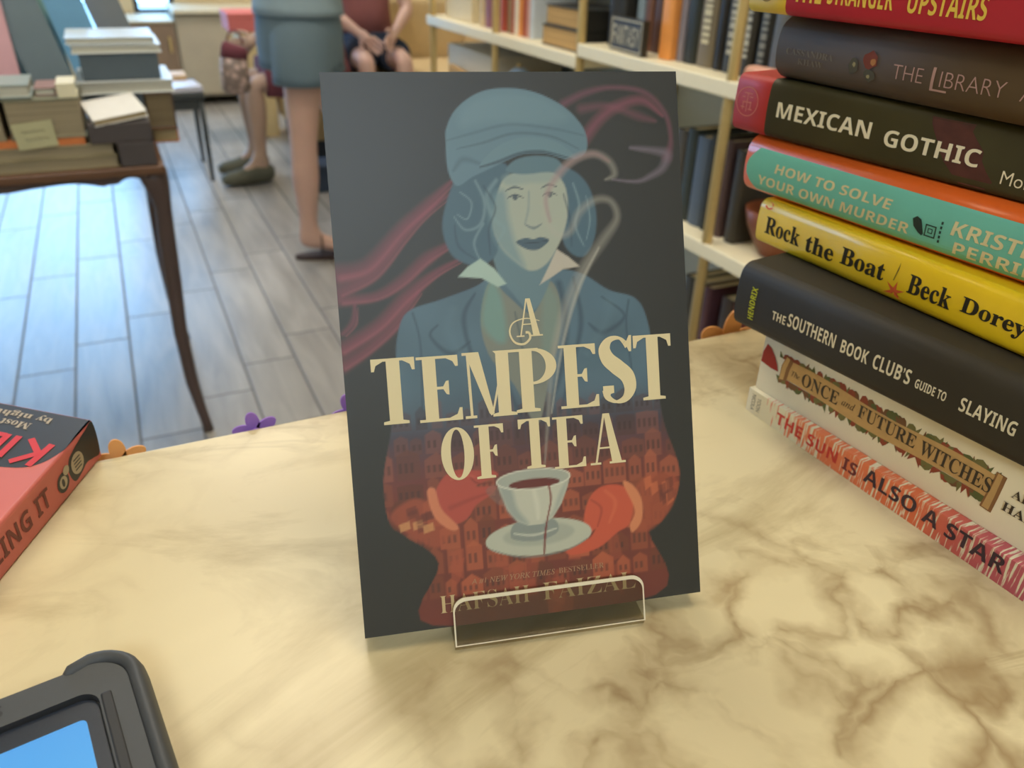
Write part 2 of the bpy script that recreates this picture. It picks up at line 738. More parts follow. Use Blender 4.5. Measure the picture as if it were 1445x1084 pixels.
# ------------------------------------------------------------------ books lying in a stack, spines to the viewer
def lying_book(label, group, pos, yaw, L, T, depth, m_cover, bulge=0.0, round_=0.0, board=0.0015, over=0.0, zones=(), m_page=None, cat='book'):
    """local frame: x along the spine, y into the book, z up. returns (empty, surface function)"""
    t = thing('book', label, cat, pos, yaw, group)
    nz = 14

    def sy(z):                       # spine surface y (negative = towards the viewer)
        s = 2 * z / T - 1
        y = -bulge * (1 - s * s)
        if round_:
            e = min(z, T - z)
            if e < round_:
                y += round_ - math.sqrt(max(0, round_ ** 2 - (round_ - e) ** 2))
        return y
    zs = []
    for i in range(nz + 1):
        s = i / nz
        zs.append(T * (0.5 - 0.5 * math.cos(math.pi * s)))
    outer = [(sy(z), z) for z in zs]
    outer = [(depth, 0.0)] + outer + [(depth, T)]
    th = board
    inner = [(depth, T - th), (th + max(round_, 0.0) + 0.001, T - th), (th + max(round_, 0.0) + 0.001, th), (depth, th)]
    prof = outer + inner
    c = MB()
    xs = [0.0] + [z[0] for z in zones] + [L]
    mats = [m_cover] if not zones else [z[1] for z in zones] + [m_cover]
    bm = c.bm
    rings = []
    for x in xs:
        rings.append([bm.verts.new((x, a, b)) for a, b in prof])
    n = len(prof)
    for i in range(len(xs) - 1):
        for k in range(n):
            j = (k + 1) % n
            sm = 1 <= k < 1 + nz
            c.face([rings[i][k], rings[i][j], rings[i + 1][j], rings[i + 1][k]], mats[i], sm)
    c.face(rings[0][::-1], mats[0])
    c.face(rings[-1], mats[-1])
    c.build('cover', t)
    p = MB()
    p.box(over, L - over, th + max(round_, 0) + 0.0012, depth - over - 0.0005, th, T - th, m_page or M_page)
    p.build('page_block', t)

    def fn(u, v, e=0.00025):         # millimetres along / up the spine
        return (u / 1000, sy(v / 1000) - e, v / 1000)
    return t, fn


M_page = pages_mat('cream page edges', rgb(222, 206, 168))
SG = 'tall stack of books on the right of the counter'
D145 = 0.145


def rnd(seed):
    return random.Random(seed)


def cutz(T):
    return [T * 1000 * k / 8 for k in range(1, 8)]


# --- 1 lowest: white book with orange brush strokes
M_wh = pm('white printed card', rgb(232, 220, 190), 0.45)


def stroke_mat():
    m = bpy.data.materials.new('orange and pink brush strokes on white')
    m.use_nodes = True
    nt = m.node_tree
    N, L = nt.nodes, nt.links.new
    b = N['Principled BSDF']
    b.inputs['Roughness'].default_value = 0.45
    tc = N.new('ShaderNodeTexCoord')
    sx = N.new('ShaderNodeSeparateXYZ')
    L(tc.outputs['Object'], sx.inputs[0])
    cr = N.new('ShaderNodeValToRGB')
    mr = N.new('ShaderNodeMapRange')
    mr.inputs['From Min'].default_value = 0.012
    mr.inputs['From Max'].default_value = 0.20
    L(sx.outputs[0], mr.inputs['Value'])
    L(mr.outputs[0], cr.inputs['Fac'])
    el = cr.color_ramp.elements
    for p_, c_ in ((0.0, rgb(226, 96, 70)), (0.18, rgb(232, 128, 84)), (0.55, rgb(226, 110, 66)), (0.72, rgb(196, 88, 92)), (1.0, rgb(180, 90, 110))):
        if p_ in (0.0, 1.0):
            e = el[0 if p_ == 0 else -1]
        else:
            e = el.new(p_)
        e.color = c_
        e.position = p_
    mp = N.new('ShaderNodeMapping')
    mp.inputs['Scale'].default_value = (700, 60, 60)
    mp.inputs['Rotation'].default_value = (0, R(24), 0)
    L(tc.outputs['Object'], mp.inputs['Vector'])
    nz = N.new('ShaderNodeTexNoise')
    nz.inputs['Scale'].default_value = 1.0
    nz.inputs['Detail'].default_value = 4
    L(mp.outputs[0], nz.inputs['Vector'])
    # strokes thin out towards the head of the spine
    th = N.new('ShaderNodeMapRange')
    th.inputs['From Min'].default_value = 0.012
    th.inputs['From Max'].default_value = 0.06
    th.inputs['To Min'].default_value = 0.62
    th.inputs['To Max'].default_value = 0.40
    L(sx.outputs[0], th.inputs['Value'])
    sb = N.new('ShaderNodeMath')
    sb.operation = 'SUBTRACT'
    L(nz.outputs['Fac'], sb.inputs[0])
    L(th.outputs[0], sb.inputs[1])
    ml = N.new('ShaderNodeMath')
    ml.operation = 'MULTIPLY'
    ml.use_clamp = True
    ml.inputs[1].default_value = 14
    L(sb.outputs[0], ml.inputs[0])
    mx = N.new('ShaderNodeMix')
    mx.data_type = 'RGBA'
    mx.inputs[6].default_value = rgb(232, 220, 190)
    L(ml.outputs[0], mx.inputs[0])
    L(cr.outputs[0], mx.inputs[7])
    L(mx.outputs[2], b.inputs['Base Color'])
    return m


T = 0.015
t, fn = lying_book('thin white paperback with orange brush strokes, lowest of the tall stack', SG, (0.3027, 0.3033, CZ), R(-87.9), 0.209, T, D145, M_wh, board=0.0006, zones=((0.0125, M_wh), (0.2089, stroke_mat())))
l = MB()
put_text(l, bold('THE SUN'), 24.0, 68.5, 4.2, 11.4, pm('coral ink', rgb(206, 62, 52), 0.5), fn, 0.0)
put_text(l, bold('IS'), 72.5, 81.5, 4.2, 11.4, pm('brown plum ink', rgb(120, 50, 52), 0.5), fn, 0.0)
put_text(l, bold('ALSO A STAR'), 86.0, 162.0, 5.4, 13.6, pm('dark plum ink', rgb(62, 42, 52), 0.5), fn, 0.0)
l.build('title_lettering', t)
l = MB()
put_text(l, 'NICOLA', 3.6, 6.4, 2.2, 12.5, pm('grey ink', rgb(120, 112, 100), 0.5), fn, 0, rot=-90)
put_text(l, 'YOON', 8.0, 10.8, 3.2, 12.0, pm('grey ink', rgb(120, 112, 100), 0.5), fn, 0, rot=-90)
l.build('author_lettering', t)

# --- 2 white book with a parchment scroll
T = 0.0372
t, fn = lying_book('thick white paperback with a leafy parchment scroll along its spine', SG, (0.3058, 0.3021, CZ + 0.015), R(-85.8), 0.209, T, D145, pm('ivory printed card', rgb(230, 216, 184), 0.45), board=0.0008)
l = MB()
rn = rnd(4)
leafm = [pm('leaf green ink', rgb(86, 92, 48), 0.5), pm('rust ink', rgb(140, 62, 40), 0.5), pm('olive ink', rgb(110, 104, 58), 0.5), pm('brown ink', rgb(112, 74, 44), 0.5)]
u = 14.0
while u < 141:            # leaves and thorns around the scroll
    for side in (1, -1):
        base = (27.0 - 0.0 * u) if side > 0 else 13.6
        if rn.random() < 0.93:
            h = rn.uniform(2.2, 4.6)
            w = rn.uniform(2.0, 4.4)
            lean = rn.uniform(-2.5, 2.5)
            mm = leafm[rn.choice((0, 1, 1, 2, 3))]
            if rn.random() < 0.45:
                pts = [(u - w / 2, base - side * 1.2), (u + lean, base + side * h), (u + w / 2, base - side * 1.2)]
            else:
                pts = [(u - w, base - side * 1.2), (u - w * .7, base + side * h * .55), (u, base + side * h * .8), (u + w * .6, base + side * h * .5), (u + w, base - side * 1.2)]
            l.poly([fn(a, b, 0.00012 + 0.00002 * rn.random()) for a, b in pts], mm)
    u += rn.uniform(1.6, 3.0)
l.build('leaf_ornament', t)
l = MB()
parch = pm('parchment ink', rgb(190, 150, 94), 0.5, var=0.15, scale=220)
parch2 = pm('dark parchment ink', rgb(134, 92, 54), 0.5)
top, bot = [], []
for k in range(24):
    s = k / 23
    top.append((19 + s * 120, 26.6 + 0.9 * math.sin(s * 9)))
    bot.append((18 + s * 121, 14.3 + 0.9 * math.sin(s * 8 + 1)))
for k in range(23):
    l.poly([fn(*bot[k], 0.0002), fn(*bot[k + 1], 0.0002), fn(*top[k + 1], 0.0002), fn(*top[k], 0.0002)], parch)
l.poly([fn(a, b, 0.00026) for a, b in [(15.0, 12.5), (20.5, 14.0), (21.0, 21.0), (22.5, 27.0), (17.5, 28.6), (15.2, 22)]], parch2)
l.poly([fn(a, b, 0.00028) for a, b in [(15.4, 13.2), (18.2, 14.0), (18.6, 21.0), (20, 27.4), (17.7, 28.0), (15.8, 22)]], parch)
l.poly([fn(a, b, 0.00026) for a, b in [(137.5, 9.4), (143.0, 9.0), (143.6, 18.0), (144.0, 28.6), (139.2, 29.0), (138.6, 20)]], parch2)
l.poly([fn(a, b, 0.00028) for a, b in [(138.4, 9.8), (141.6, 9.6), (142.0, 18.0), (142.2, 28.4), (140.0, 28.5), (139.4, 20)]], parch)
l.build('scroll', t)
l = MB()
dk = pm('dark brown ink', rgb(58, 46, 34), 0.5)
f2 = lambda a, b: fn(a, b, 0.0004)
put_text(l, serif_i('The'), 22.8, 28.6, 19.0, 22.4, dk, f2)
put_text(l, serif('ONCE'), 30.4, 55.0, 17.0, 24.6, dk, f2)
put_text(l, serif_i('and'), 57.4, 65.4, 19.0, 23.0, dk, f2)
put_text(l, serif('FUTURE'), 67.8, 101.0, 17.6, 24.6, dk, f2)
put_text(l, serif('WITCHES'), 103.8, 139.4, 17.0, 24.6, dk, f2)
l.build('title_lettering', t)
l = MB()
put_text(l, serif('ALIX E.'), 148.2, 170.0, 21.4, 25.6, dk, f2)
put_text(l, serif('HARROW'), 146.4, 178.0, 13.4, 18.0, dk, f2)
l.build('author_lettering', t)
l = MB()
l.poly([fn(a, b) for a, b in [(0.3, 17.6), (0.6, 24.0), (2.6, 29.5), (6.0, 28.0), (9.5, 24.4), (12.0, 20.4), (13.6, 16.8), (8.0, 16.6)]], pm('brick red ink', rgb(150, 40, 34), 0.5))
l.build('publisher_mark', t)

# --- 3 black hardback
T = 0.0371
M_blk = pm('black matt jacket', rgb(56, 50, 40), 0.6, spec=0.2, var=0.08)
t, fn = lying_book('thick black hardback with white capitals and a green author name', SG, (0.2925, 0.3153, CZ + 0.0522), R(-83.0), 0.24, T, 0.16, M_blk, bulge=0.002, round_=0.006, board=0.003, over=0.003)
l = MB()
cr = pm('cream white ink', rgb(226, 214, 184), 0.5)
put_text(l, bold('THE'), 26.5, 35.5, 14.4, 19.2, cr, fn, 0.0)
put_text(l, bold('SOUTHERN'), 37.0, 66.6, 14.6, 22.0, cr, fn, 0.0)
put_text(l, bold('BOOK'), 70.2, 85.6, 14.4, 21.4, cr, fn, 0.0)
put_text(l, bold('CLUB\u2019S'), 88.6, 108.2, 14.2, 21.8, cr, fn, 0.0)
put_text(l, bold('GUIDE TO'), 111.0, 126.0, 14.6, 19.2, cr, fn, 0.0)
put_text(l, bold('SLAYING'), 132.5, 157.0, 13.8, 20.6, cr, fn, 0.0)
put_text(l, bold('VAMPIRES'), 160.0, 192.0, 13.8, 20.6, cr, fn, 0.0)
l.build('title_lettering', t)
l = MB()
put_text(l, bold('HENDRIX'), 10.2, 14.0, 8.2, 27.0, pm('acid green ink', rgb(190, 196, 40), 0.5), fn, 0.0, rot=90)
l.build('author_lettering', t)

# --- 4 yellow paperback
T = 0.0253
t, fn = lying_book('yellow paperback with black serif lettering and a red starfish', SG, (0.3216, 0.3411, CZ + 0.0893), R(-87.3), 0.209, T, 0.14, pm('yellow glossy card', rgb(240, 198, 30), 0.35, coat=0.1), bulge=0.0015, round_=0.004, board=0.0008)
l = MB()
ink = pm('black ink', rgb(38, 32, 18), 0.45)
cz = cutz(T)
put_text(l, serif('Rock'), 7.0, 33.2, 7.4, 17.2, ink, fn, 0.01, cuts=cz)
put_text(l, serif('the'), 37.8, 57.2, 6.8, 16.2, ink, fn, 0.01, cuts=cz)
put_text(l, serif('Boat'), 61.8, 89.2, 8.2, 17.2, ink, fn, 0.01, cuts=cz)
l.build('title_lettering', t)
l = MB()
put_text(l, serif('Beck'), 103.0, 126.0, 7.8, 17.2, ink, fn, 0.01, cuts=cz)
put_text(l, serif('Dorey-Stein'), 131.0, 192.0, 7.6, 17.0, ink, fn, 0.01, cuts=cz)
l.build('author_lettering', t)
l = MB()
rd = pm('starfish red ink', rgb(220, 96, 50), 0.45)
pts = []
for k in range(12):
    a = k / 12 * 2 * math.pi + 0.35
    r_ = 6.2 if k % 2 == 0 else 1.9
    pts.append((96.3 + r_ * math.cos(a), 5.6 + r_ * 0.95 * math.sin(a)))
c0 = (96.3, 5.6)
for k in range(12):
    l.poly([fn(*c0), fn(*pts[k]), fn(*pts[(k + 1) % 12])], rd)
l.poly([fn(a, max(b, .2)) for a, b in [(94.6, 11), (95.1, 11), (96.3, 17.5), (96.0, 20.5), (95.7, 17.5)]], pm('stem ink', rgb(120, 100, 30), 0.5))
l.build('starfish_ornament', t)
l = MB()
l.poly([fn(a, b) for a, b in [(3.2, 22.0), (6.0, 20.6), (9.0, 21.6), (8.4, 24.0), (5.6, 24.6)]], rd)
l.build('corner_mark', t)

# --- 5 orange hardback with teal spine panel
T = 0.0317
t, fn = lying_book('orange hardback with a teal spine panel and cream capitals', SG, (0.3233, 0.36, CZ + 0.1146), R(-84.5), 0.235, T, 0.155, pm('orange glossy jacket', rgb(236, 104, 36), 0.3, coat=0.2), bulge=0.003, round_=0.007, board=0.0028, over=0.003)
l = MB()
teal = pm('teal ink', rgb(118, 196, 176), 0.4, spec=0.3)
v0, v1 = 2.6, 26.2
outl = [(8.5, v0), (13.0, v0)] + [(13.0 + k * 10, v0) for k in range(1, 22)] + [(225, v0), (230, 8), (230, 20), (225, v1)]
left = [(9.0, v0), (4.4, 7.4), (2.2, 10.8), (1.7, 14.5), (2.2, 18.2), (4.4, 21.4), (9.0, v1)]
nseg = 16
for k in range(nseg):      # strips follow the curve of the spine
    va, vb = v0 + (v1 - v0) * k / nseg, v0 + (v1 - v0) * (k + 1) / nseg

    def lx(v):
        for (a, b), (c_, d) in zip(left[:-1], left[1:]):
            pass
        best = None
        for i in range(len(left) - 1):
            if left[i][1] <= v <= left[i + 1][1] + 1e-9:
                s = (v - left[i][1]) / max(1e-9, left[i + 1][1] - left[i][1])
                best = left[i][0] + s * (left[i + 1][0] - left[i][0])
                break
        return best if best is not None else 9.0
    l.poly([fn(lx(va), va, 0.00015), fn(229, va, 0.00015), fn(229, vb, 0.00015), fn(lx(vb), vb, 0.00015)], teal)
l.build('spine_panel', t)
l = MB()
crm = pm('cream ink', rgb(228, 214, 164), 0.45)
cz = cutz(T)
fnt = lambda a, b: fn(a, b, 0.0004)
put_text(l, bold('HOW TO SOLVE'), 22.8, 97.0, 15.2, 20.4, crm, fnt, 0.0, shear=0.15, cuts=cz)
put_text(l, bold('YOUR OWN MURDER'), 11.0, 109.0, 6.6, 12.0, crm, fnt, 0.0, shear=0.15, cuts=cz)
l.build('title_lettering', t)
l = MB()
put_text(l, bold('KRISTEN'), 130.0, 176.0, 12.8, 19.6, crm, fnt, 0.0, shear=0.1, cuts=cz)
put_text(l, bold('PERRIN'), 132.5, 172.0, 4.6, 10.4, crm, fnt, 0.0, shear=0.1, cuts=cz)
l.build('author_lettering', t)
l = MB()
ink2 = pm('dark teal ink', rgb(34, 52, 44), 0.45)
l.poly([fnt(a, b) for a, b in [(110.2, 15.0), (112.2, 16.6), (114.6, 15.6), (115.8, 13.0), (117.0, 9.2), (116.2, 8.2), (114.2, 9.2), (111.4, 11.6)]], ink2)
for a0, a1, b0, b1 in [(117.4, 123.0, 13.8, 14.4), (117.4, 123.0, 8.6, 9.2), (117.4, 118.0, 8.6, 14.4), (122.4, 123.0, 8.6, 14.4), (119, 121.4, 12.4, 12.8), (119, 121.4, 10.4, 10.8), (119, 119.4, 10.4, 12.8), (121, 121.4, 10.4, 12.8)]:
    l.poly([fnt(a0, b0), fnt(a1, b0), fnt(a1, b1), fnt(a0, b1)], ink2)
for k in range(5):
    b0 = 7.4 + k * 2.2
    l.poly([fnt(124.6, b0), fnt(125.6, b0), fnt(125.6, b0 + 1.3), fnt(124.6, b0 + 1.3)], ink2)
l.build('publisher_mark', t)

# --- 6 dark green book with a red head band
T = 0.0308
M_grn = pm('dark green printed card', rgb(62, 56, 32), 0.5, spec=0.25, var=0.35, scale=22)
t, fn = lying_book('dark green book with a red spine end and white sans capitals', SG, (0.3212, 0.3766, CZ + 0.1463), R(-82.5), 0.225, T, 0.145, M_grn, bulge=0.0012, round_=0.004, board=0.002, over=0.0015, zones=((0.0238, pm('crimson printed card', rgb(184, 52, 42), 0.5, spec=0.25)),))
l = MB()
cz = cutz(T)
wht = pm('bright cream ink', rgb(240, 228, 196), 0.45)
put_text(l, bold('MEXICAN'), 31.0, 90.0, 11.9, 20.0, wht, fn, 0.0, cuts=cz)
put_text(l, bold('GOTHIC'), 98.0, 146.0, 10.6, 18.4, wht, fn, 0.0, cuts=cz)
l.build('title_lettering', t)
l = MB()
put_text(l, 'Moreno-Garcia', 157.2, 205.0, 6.4, 12.2, wht, fn, -0.006, cuts=cz)
l.build('author_lettering', t)
l = MB()
pk = pm('pink line ink', rgb(216, 128, 108), 0.45)
n = 36
for r0, r1 in ((0.93, 1.0),):
    for k in range(n):
        a, b = k / n * 6.2832, (k + 1) / n * 6.2832
        q = lambda s, r_: fn(9.2 + 8.0 * r_ * math.cos(s), 16.6 + 8.0 * r_ * math.sin(s))
        l.poly([q(a, r0), q(b, r0), q(b, r1), q(a, r1)], pk)
for k, (a, b, a2, b2) in enumerate([(6.2, 20.8, 12.4, 21.4), (8.8, 11.0, 9.6, 21.2), (6.0, 16.0, 12.4, 17.0), (5.0, 13.2, 8.0, 14.2), (10.4, 12.4, 13.4, 13.2), (11.6, 12.6, 12.0, 17.0), (6.2, 12.0, 6.6, 16.0), (10.6, 19.0, 13.2, 19.4), (5.4, 18.6, 7.6, 18.8)]):
    l.poly([fn(a, b), fn(a2, b), fn(a2, b + .55), fn(a, b + .55)] if b2 - b < 1.5 else [fn(a, b), fn(a + .55, b), fn(a + .55, b2), fn(a, b2)], pk)
l.build('publisher_mark', t)
l = MB()
pts = [(119.5, 27.0), (127, 27.4), (133, 20), (139, 27.2), (146, 26.6), (147, 14), (154, 6), (151, 1.4), (138, 2.0), (133.5, 7.0), (128.0, 12), (124.0, 18.5)]
mpatch = pm('wine red painted ink', rgb(84, 44, 36), 0.5, var=0.4, scale=160)
lf = [(2, 139), (6, 134.5), (10, 130), (14, 127), (18, 124.5), (22, 121.5), (25, 119.6), (28, 118.6)]
rt_ = [(2, 151), (6, 154), (10, 150), (14, 147), (18, 146.5), (22, 142), (25, 139), (28, 139.5)]
for k in range(len(lf) - 1):
    l.poly([fn(lf[k][1], lf[k][0], .0001), fn(rt_[k][1], rt_[k][0], .0001), fn(rt_[k + 1][1], rt_[k + 1][0], .0001), fn(lf[k + 1][1], lf[k + 1][0], .0001)], mpatch)
l.build('spine_ornament', t)

# --- 7 dark brown hardback
T = 0.0319
t, fn = lying_book('dark brown hardback with thin pinkish capitals and a small flower', SG, (0.3274, 0.3543, CZ + 0.1771), R(-86.4), 0.235, T, 0.155, pm('dark brown jacket', rgb(92, 74, 52), 0.6, spec=0.15), bulge=0.004, round_=0.008, board=0.0028, over=0.003)
l = MB()
pkk = pm('dusty pink ink', rgb(186, 146, 134), 0.45)
cz = cutz(T)
put_text(l, 'THE', 74.2, 90.2, 10.8, 17.0, pkk, fn, -0.016, cuts=cz)
put_text(l, 'L', 94.6, 103.0, 8.6, 18.4, pkk, fn, -0.016, cuts=cz)
put_text(l, 'IBRARY', 99.0, 129.4, 10.8, 17.2, pkk, fn, -0.016, cuts=cz)
put_text(l, 'AT HELLEBORE', 136.0, 205.0, 10.8, 17.2, pkk, fn, -0.016, cuts=cz)
l.build('title_lettering', t)
l = MB()
gk = pm('dim grey ink', rgb(120, 108, 92), 0.45)
put_text(l, serif('CASSANDRA'), 7.4, 38.6, 13.4, 16.6, gk, fn, -0.01, cuts=cz)
put_text(l, serif('KHAW'), 15.8, 32.6, 9.2, 12.2, gk, fn, -0.01, cuts=cz)
l.build('author_lettering', t)
l = MB()


def blob(cx_, cy_, rx, ry, mm, seed, e=0.0003):
    rr = rnd(seed)
    P = [fn(cx_ + rx * (0.75 + 0.35 * rr.random()) * math.cos(k / 12 * 6.283), cy_ + ry * (0.75 + 0.35 * rr.random()) * math.sin(k / 12 * 6.283), e) for k in range(12)]
    c_ = fn(cx_, cy_, e)
    for k in range(12):
        l.poly([c_, P[k], P[(k + 1) % 12]], mm)


blob(61.0, 17.0, 4.4, 4.2, pm('rust rose ink', rgb(122, 58, 44), 0.45), 3)
blob(62.6, 16.2, 1.6, 1.6, pm('ochre ink', rgb(176, 120, 70), 0.45), 5, 0.0004)
blob(51.4, 13.2, 3.2, 4.2, pm('grey leaf ink', rgb(82, 78, 66), 0.45), 7)
blob(61.5, 10.2, 4.0, 3.0, pm('grey leaf ink', rgb(82, 78, 66), 0.45), 8)
blob(52.0, 14.0, 1.0, 1.2, pm('pale dot ink', rgb(160, 148, 110), 0.45), 9, 0.0004)
blob(61.0, 9.6, 1.0, 1.0, pm('pale dot ink', rgb(160, 148, 110), 0.45), 10, 0.0004)
l.build('flower_ornament', t)

# --- 8 topmost: red book with a yellow end
T = 0.0335
t, fn = lying_book('red book with a yellow spine end, topmost of the tall stack', SG, (0.3146, 0.3709, CZ + 0.2090), R(-86.5), 0.225, T, 0.15, pm('red jacket', rgb(178, 34, 48), 0.4, var=0.12, scale=20), bulge=0.001, round_=0.004, board=0.0022, over=0.002, zones=((0.0262, pm('lemon jacket', rgb(228, 190, 40), 0.4)),))
l = MB()
yel = pm('golden yellow ink', rgb(244, 206, 80), 0.45)
cz = cutz(T)
put_text(l, bold('THE'), 31.0, 49.0, 7.0, 20.0, yel, fn, 0.0, cuts=cz)
put_text(l, bold('STRANGER'), 52.6, 90.0, 7.4, 17.0, yel, fn, 0.0, cuts=cz)
put_text(l, bold('UPSTAIRS'), 97.4, 134.6, 7.2, 16.6, yel, fn, 0.0, cuts=cz)
l.build('title_lettering', t)
l = MB()
n = 24
for k in range(n):
    a, b = k / n * 6.2832, (k + 1) / n * 6.2832
    q = lambda s, r_: fn(12.5 + 6.0 * r_ * math.cos(s), 11.5 + 6.0 * r_ * math.sin(s))
    l.poly([q(a, .86), q(b, .86), q(b, 1), q(a, 1)], pm('olive line ink', rgb(150, 120, 30), 0.45))
l.build('publisher_mark', t)


# ------------------------------------------------------------------ the standing book
BK_POS = (0.11284, 0.19942, 0.9075)
BK_YAW, BK_TILT = R(-13.044), R(25.644)
BW, BH, BT = 136.5, 209.5, 12.0


def catmull(pts, n=8, closed=True):
    P = [np.array(p, float) for p in pts]
    out = []
    N_ = len(P)
    rng = range(N_) if closed else range(N_ - 1)
    for i in rng:
        if closed:
            a, b, c_, d = P[(i - 1) % N_], P[i], P[(i + 1) % N_], P[(i + 2) % N_]
        else:
            a, b, c_, d = P[max(0, i - 1)], P[i], P[i + 1], P[min(N_ - 1, i + 2)]
        for k in range(n):
            s = k / n
            out.append(0.5 * (2 * b + (c_ - a) * s + (2 * a - 5 * b + 4 * c_ - d) * s * s + (3 * b - a - 3 * c_ + d) * s ** 3))
    if not closed:
        out.append(P[-1])
    return np.array(out)


class Art:
    """paints the printed cover picture on a grid in cover millimetres (u right, v down)"""

    def __init__(self, step=0.55):
        self.nu, self.nv = int(BW / step) + 1, int(BH / step) + 1
        self.u = np.linspace(0, BW, self.nu)[None, :].repeat(self.nv, 0)
        self.v = np.linspace(0, BH, self.nv)[:, None].repeat(self.nu, 1)
        self.c = np.zeros((self.nv, self.nu, 3))
        self.c[:] = [lin(x / 255) for x in (38, 38, 34)]
        self.a = np.zeros((self.nv, self.nu))
        r_ = np.random.RandomState(5)
        self.n1 = self.noise(r_, 10)
        self.n2 = self.noise(r_, 28)

    def noise(self, r_, k):
        g = r_.rand(k * 2, k)
        yi = np.linspace(0, k * 2 - 1.001, self.nv)
        xi = np.linspace(0, k - 1.001, self.nu)
        y0, x0 = yi.astype(int), xi.astype(int)
        fy, fx = (yi - y0)[:, None], (xi - x0)[None, :]
        fy, fx = fy * fy * (3 - 2 * fy), fx * fx * (3 - 2 * fx)
        A_ = g[np.ix_(y0, x0)] * (1 - fx) + g[np.ix_(y0, x0 + 1)] * fx
        B_ = g[np.ix_(y0 + 1, x0)] * (1 - fx) + g[np.ix_(y0 + 1, x0 + 1)] * fx
        return A_ * (1 - fy) + B_ * fy

    def sdf(self, poly):
        d = np.full(self.u.shape, 1e9)
        ins = np.zeros(self.u.shape, bool)
        n_ = len(poly)
        for i in range(n_):
            x0, y0 = poly[i]
            x1, y1 = poly[(i + 1) % n_]
            ex, ey = x1 - x0, y1 - y0
            L2 = ex * ex + ey * ey + 1e-12
            s = np.clip(((self.u - x0) * ex + (self.v - y0) * ey) / L2, 0, 1)
            d = np.minimum(d, (self.u - x0 - s * ex) ** 2 + (self.v - y0 - s * ey) ** 2)
            if y0 != y1:
                cond = ((y0 > self.v) != (y1 > self.v)) & (self.u < ex * (self.v - y0) / ey + x0)
                ins ^= cond
        d = np.sqrt(d)
        return np.where(ins, d, -d)

    def fill(self, pts, color, soft=0.5, alpha=1.0, smooth=True, clip=None):
        poly = catmull(pts, 6) if smooth else np.array(pts, float)
        m = np.clip(self.sdf(poly) / soft + 0.5, 0, 1) * alpha
        if clip is not None:
            m = m * clip
        self.blend(m, color)
        return m

    def blend(self, m, color):
        if isinstance(color, tuple):
            color = np.array([lin(x / 255) for x in color])[None, None, :]
        self.c = self.c * (1 - m[..., None]) + color * m[..., None]
        self.a = np.maximum(self.a, m)

    def stroke(self, pts, widths, color, alpha=1.0, soft=1.0, clip=None):
        P = catmull(pts, 8, closed=False)
        wd = np.interp(np.linspace(0, 1, len(P)), np.linspace(0, 1, len(widths)), widths)
        m = np.zeros(self.u.shape)
        for i in range(len(P) - 1):
            x0, y0 = P[i]
            ex, ey = P[i + 1] - P[i]
            s = np.clip(((self.u - x0) * ex + (self.v - y0) * ey) / (ex * ex + ey * ey + 1e-12), 0, 1)
            d = np.hypot(self.u - x0 - s * ex, self.v - y0 - s * ey)
            w = wd[i] + (wd[i + 1] - wd[i]) * s
            m = np.maximum(m, np.clip((w - d) / (soft * np.maximum(w, 0.3)) , 0, 1))
        m = m * alpha
        if clip is not None:
            m = m * clip
        self.blend(m, color)
        return m


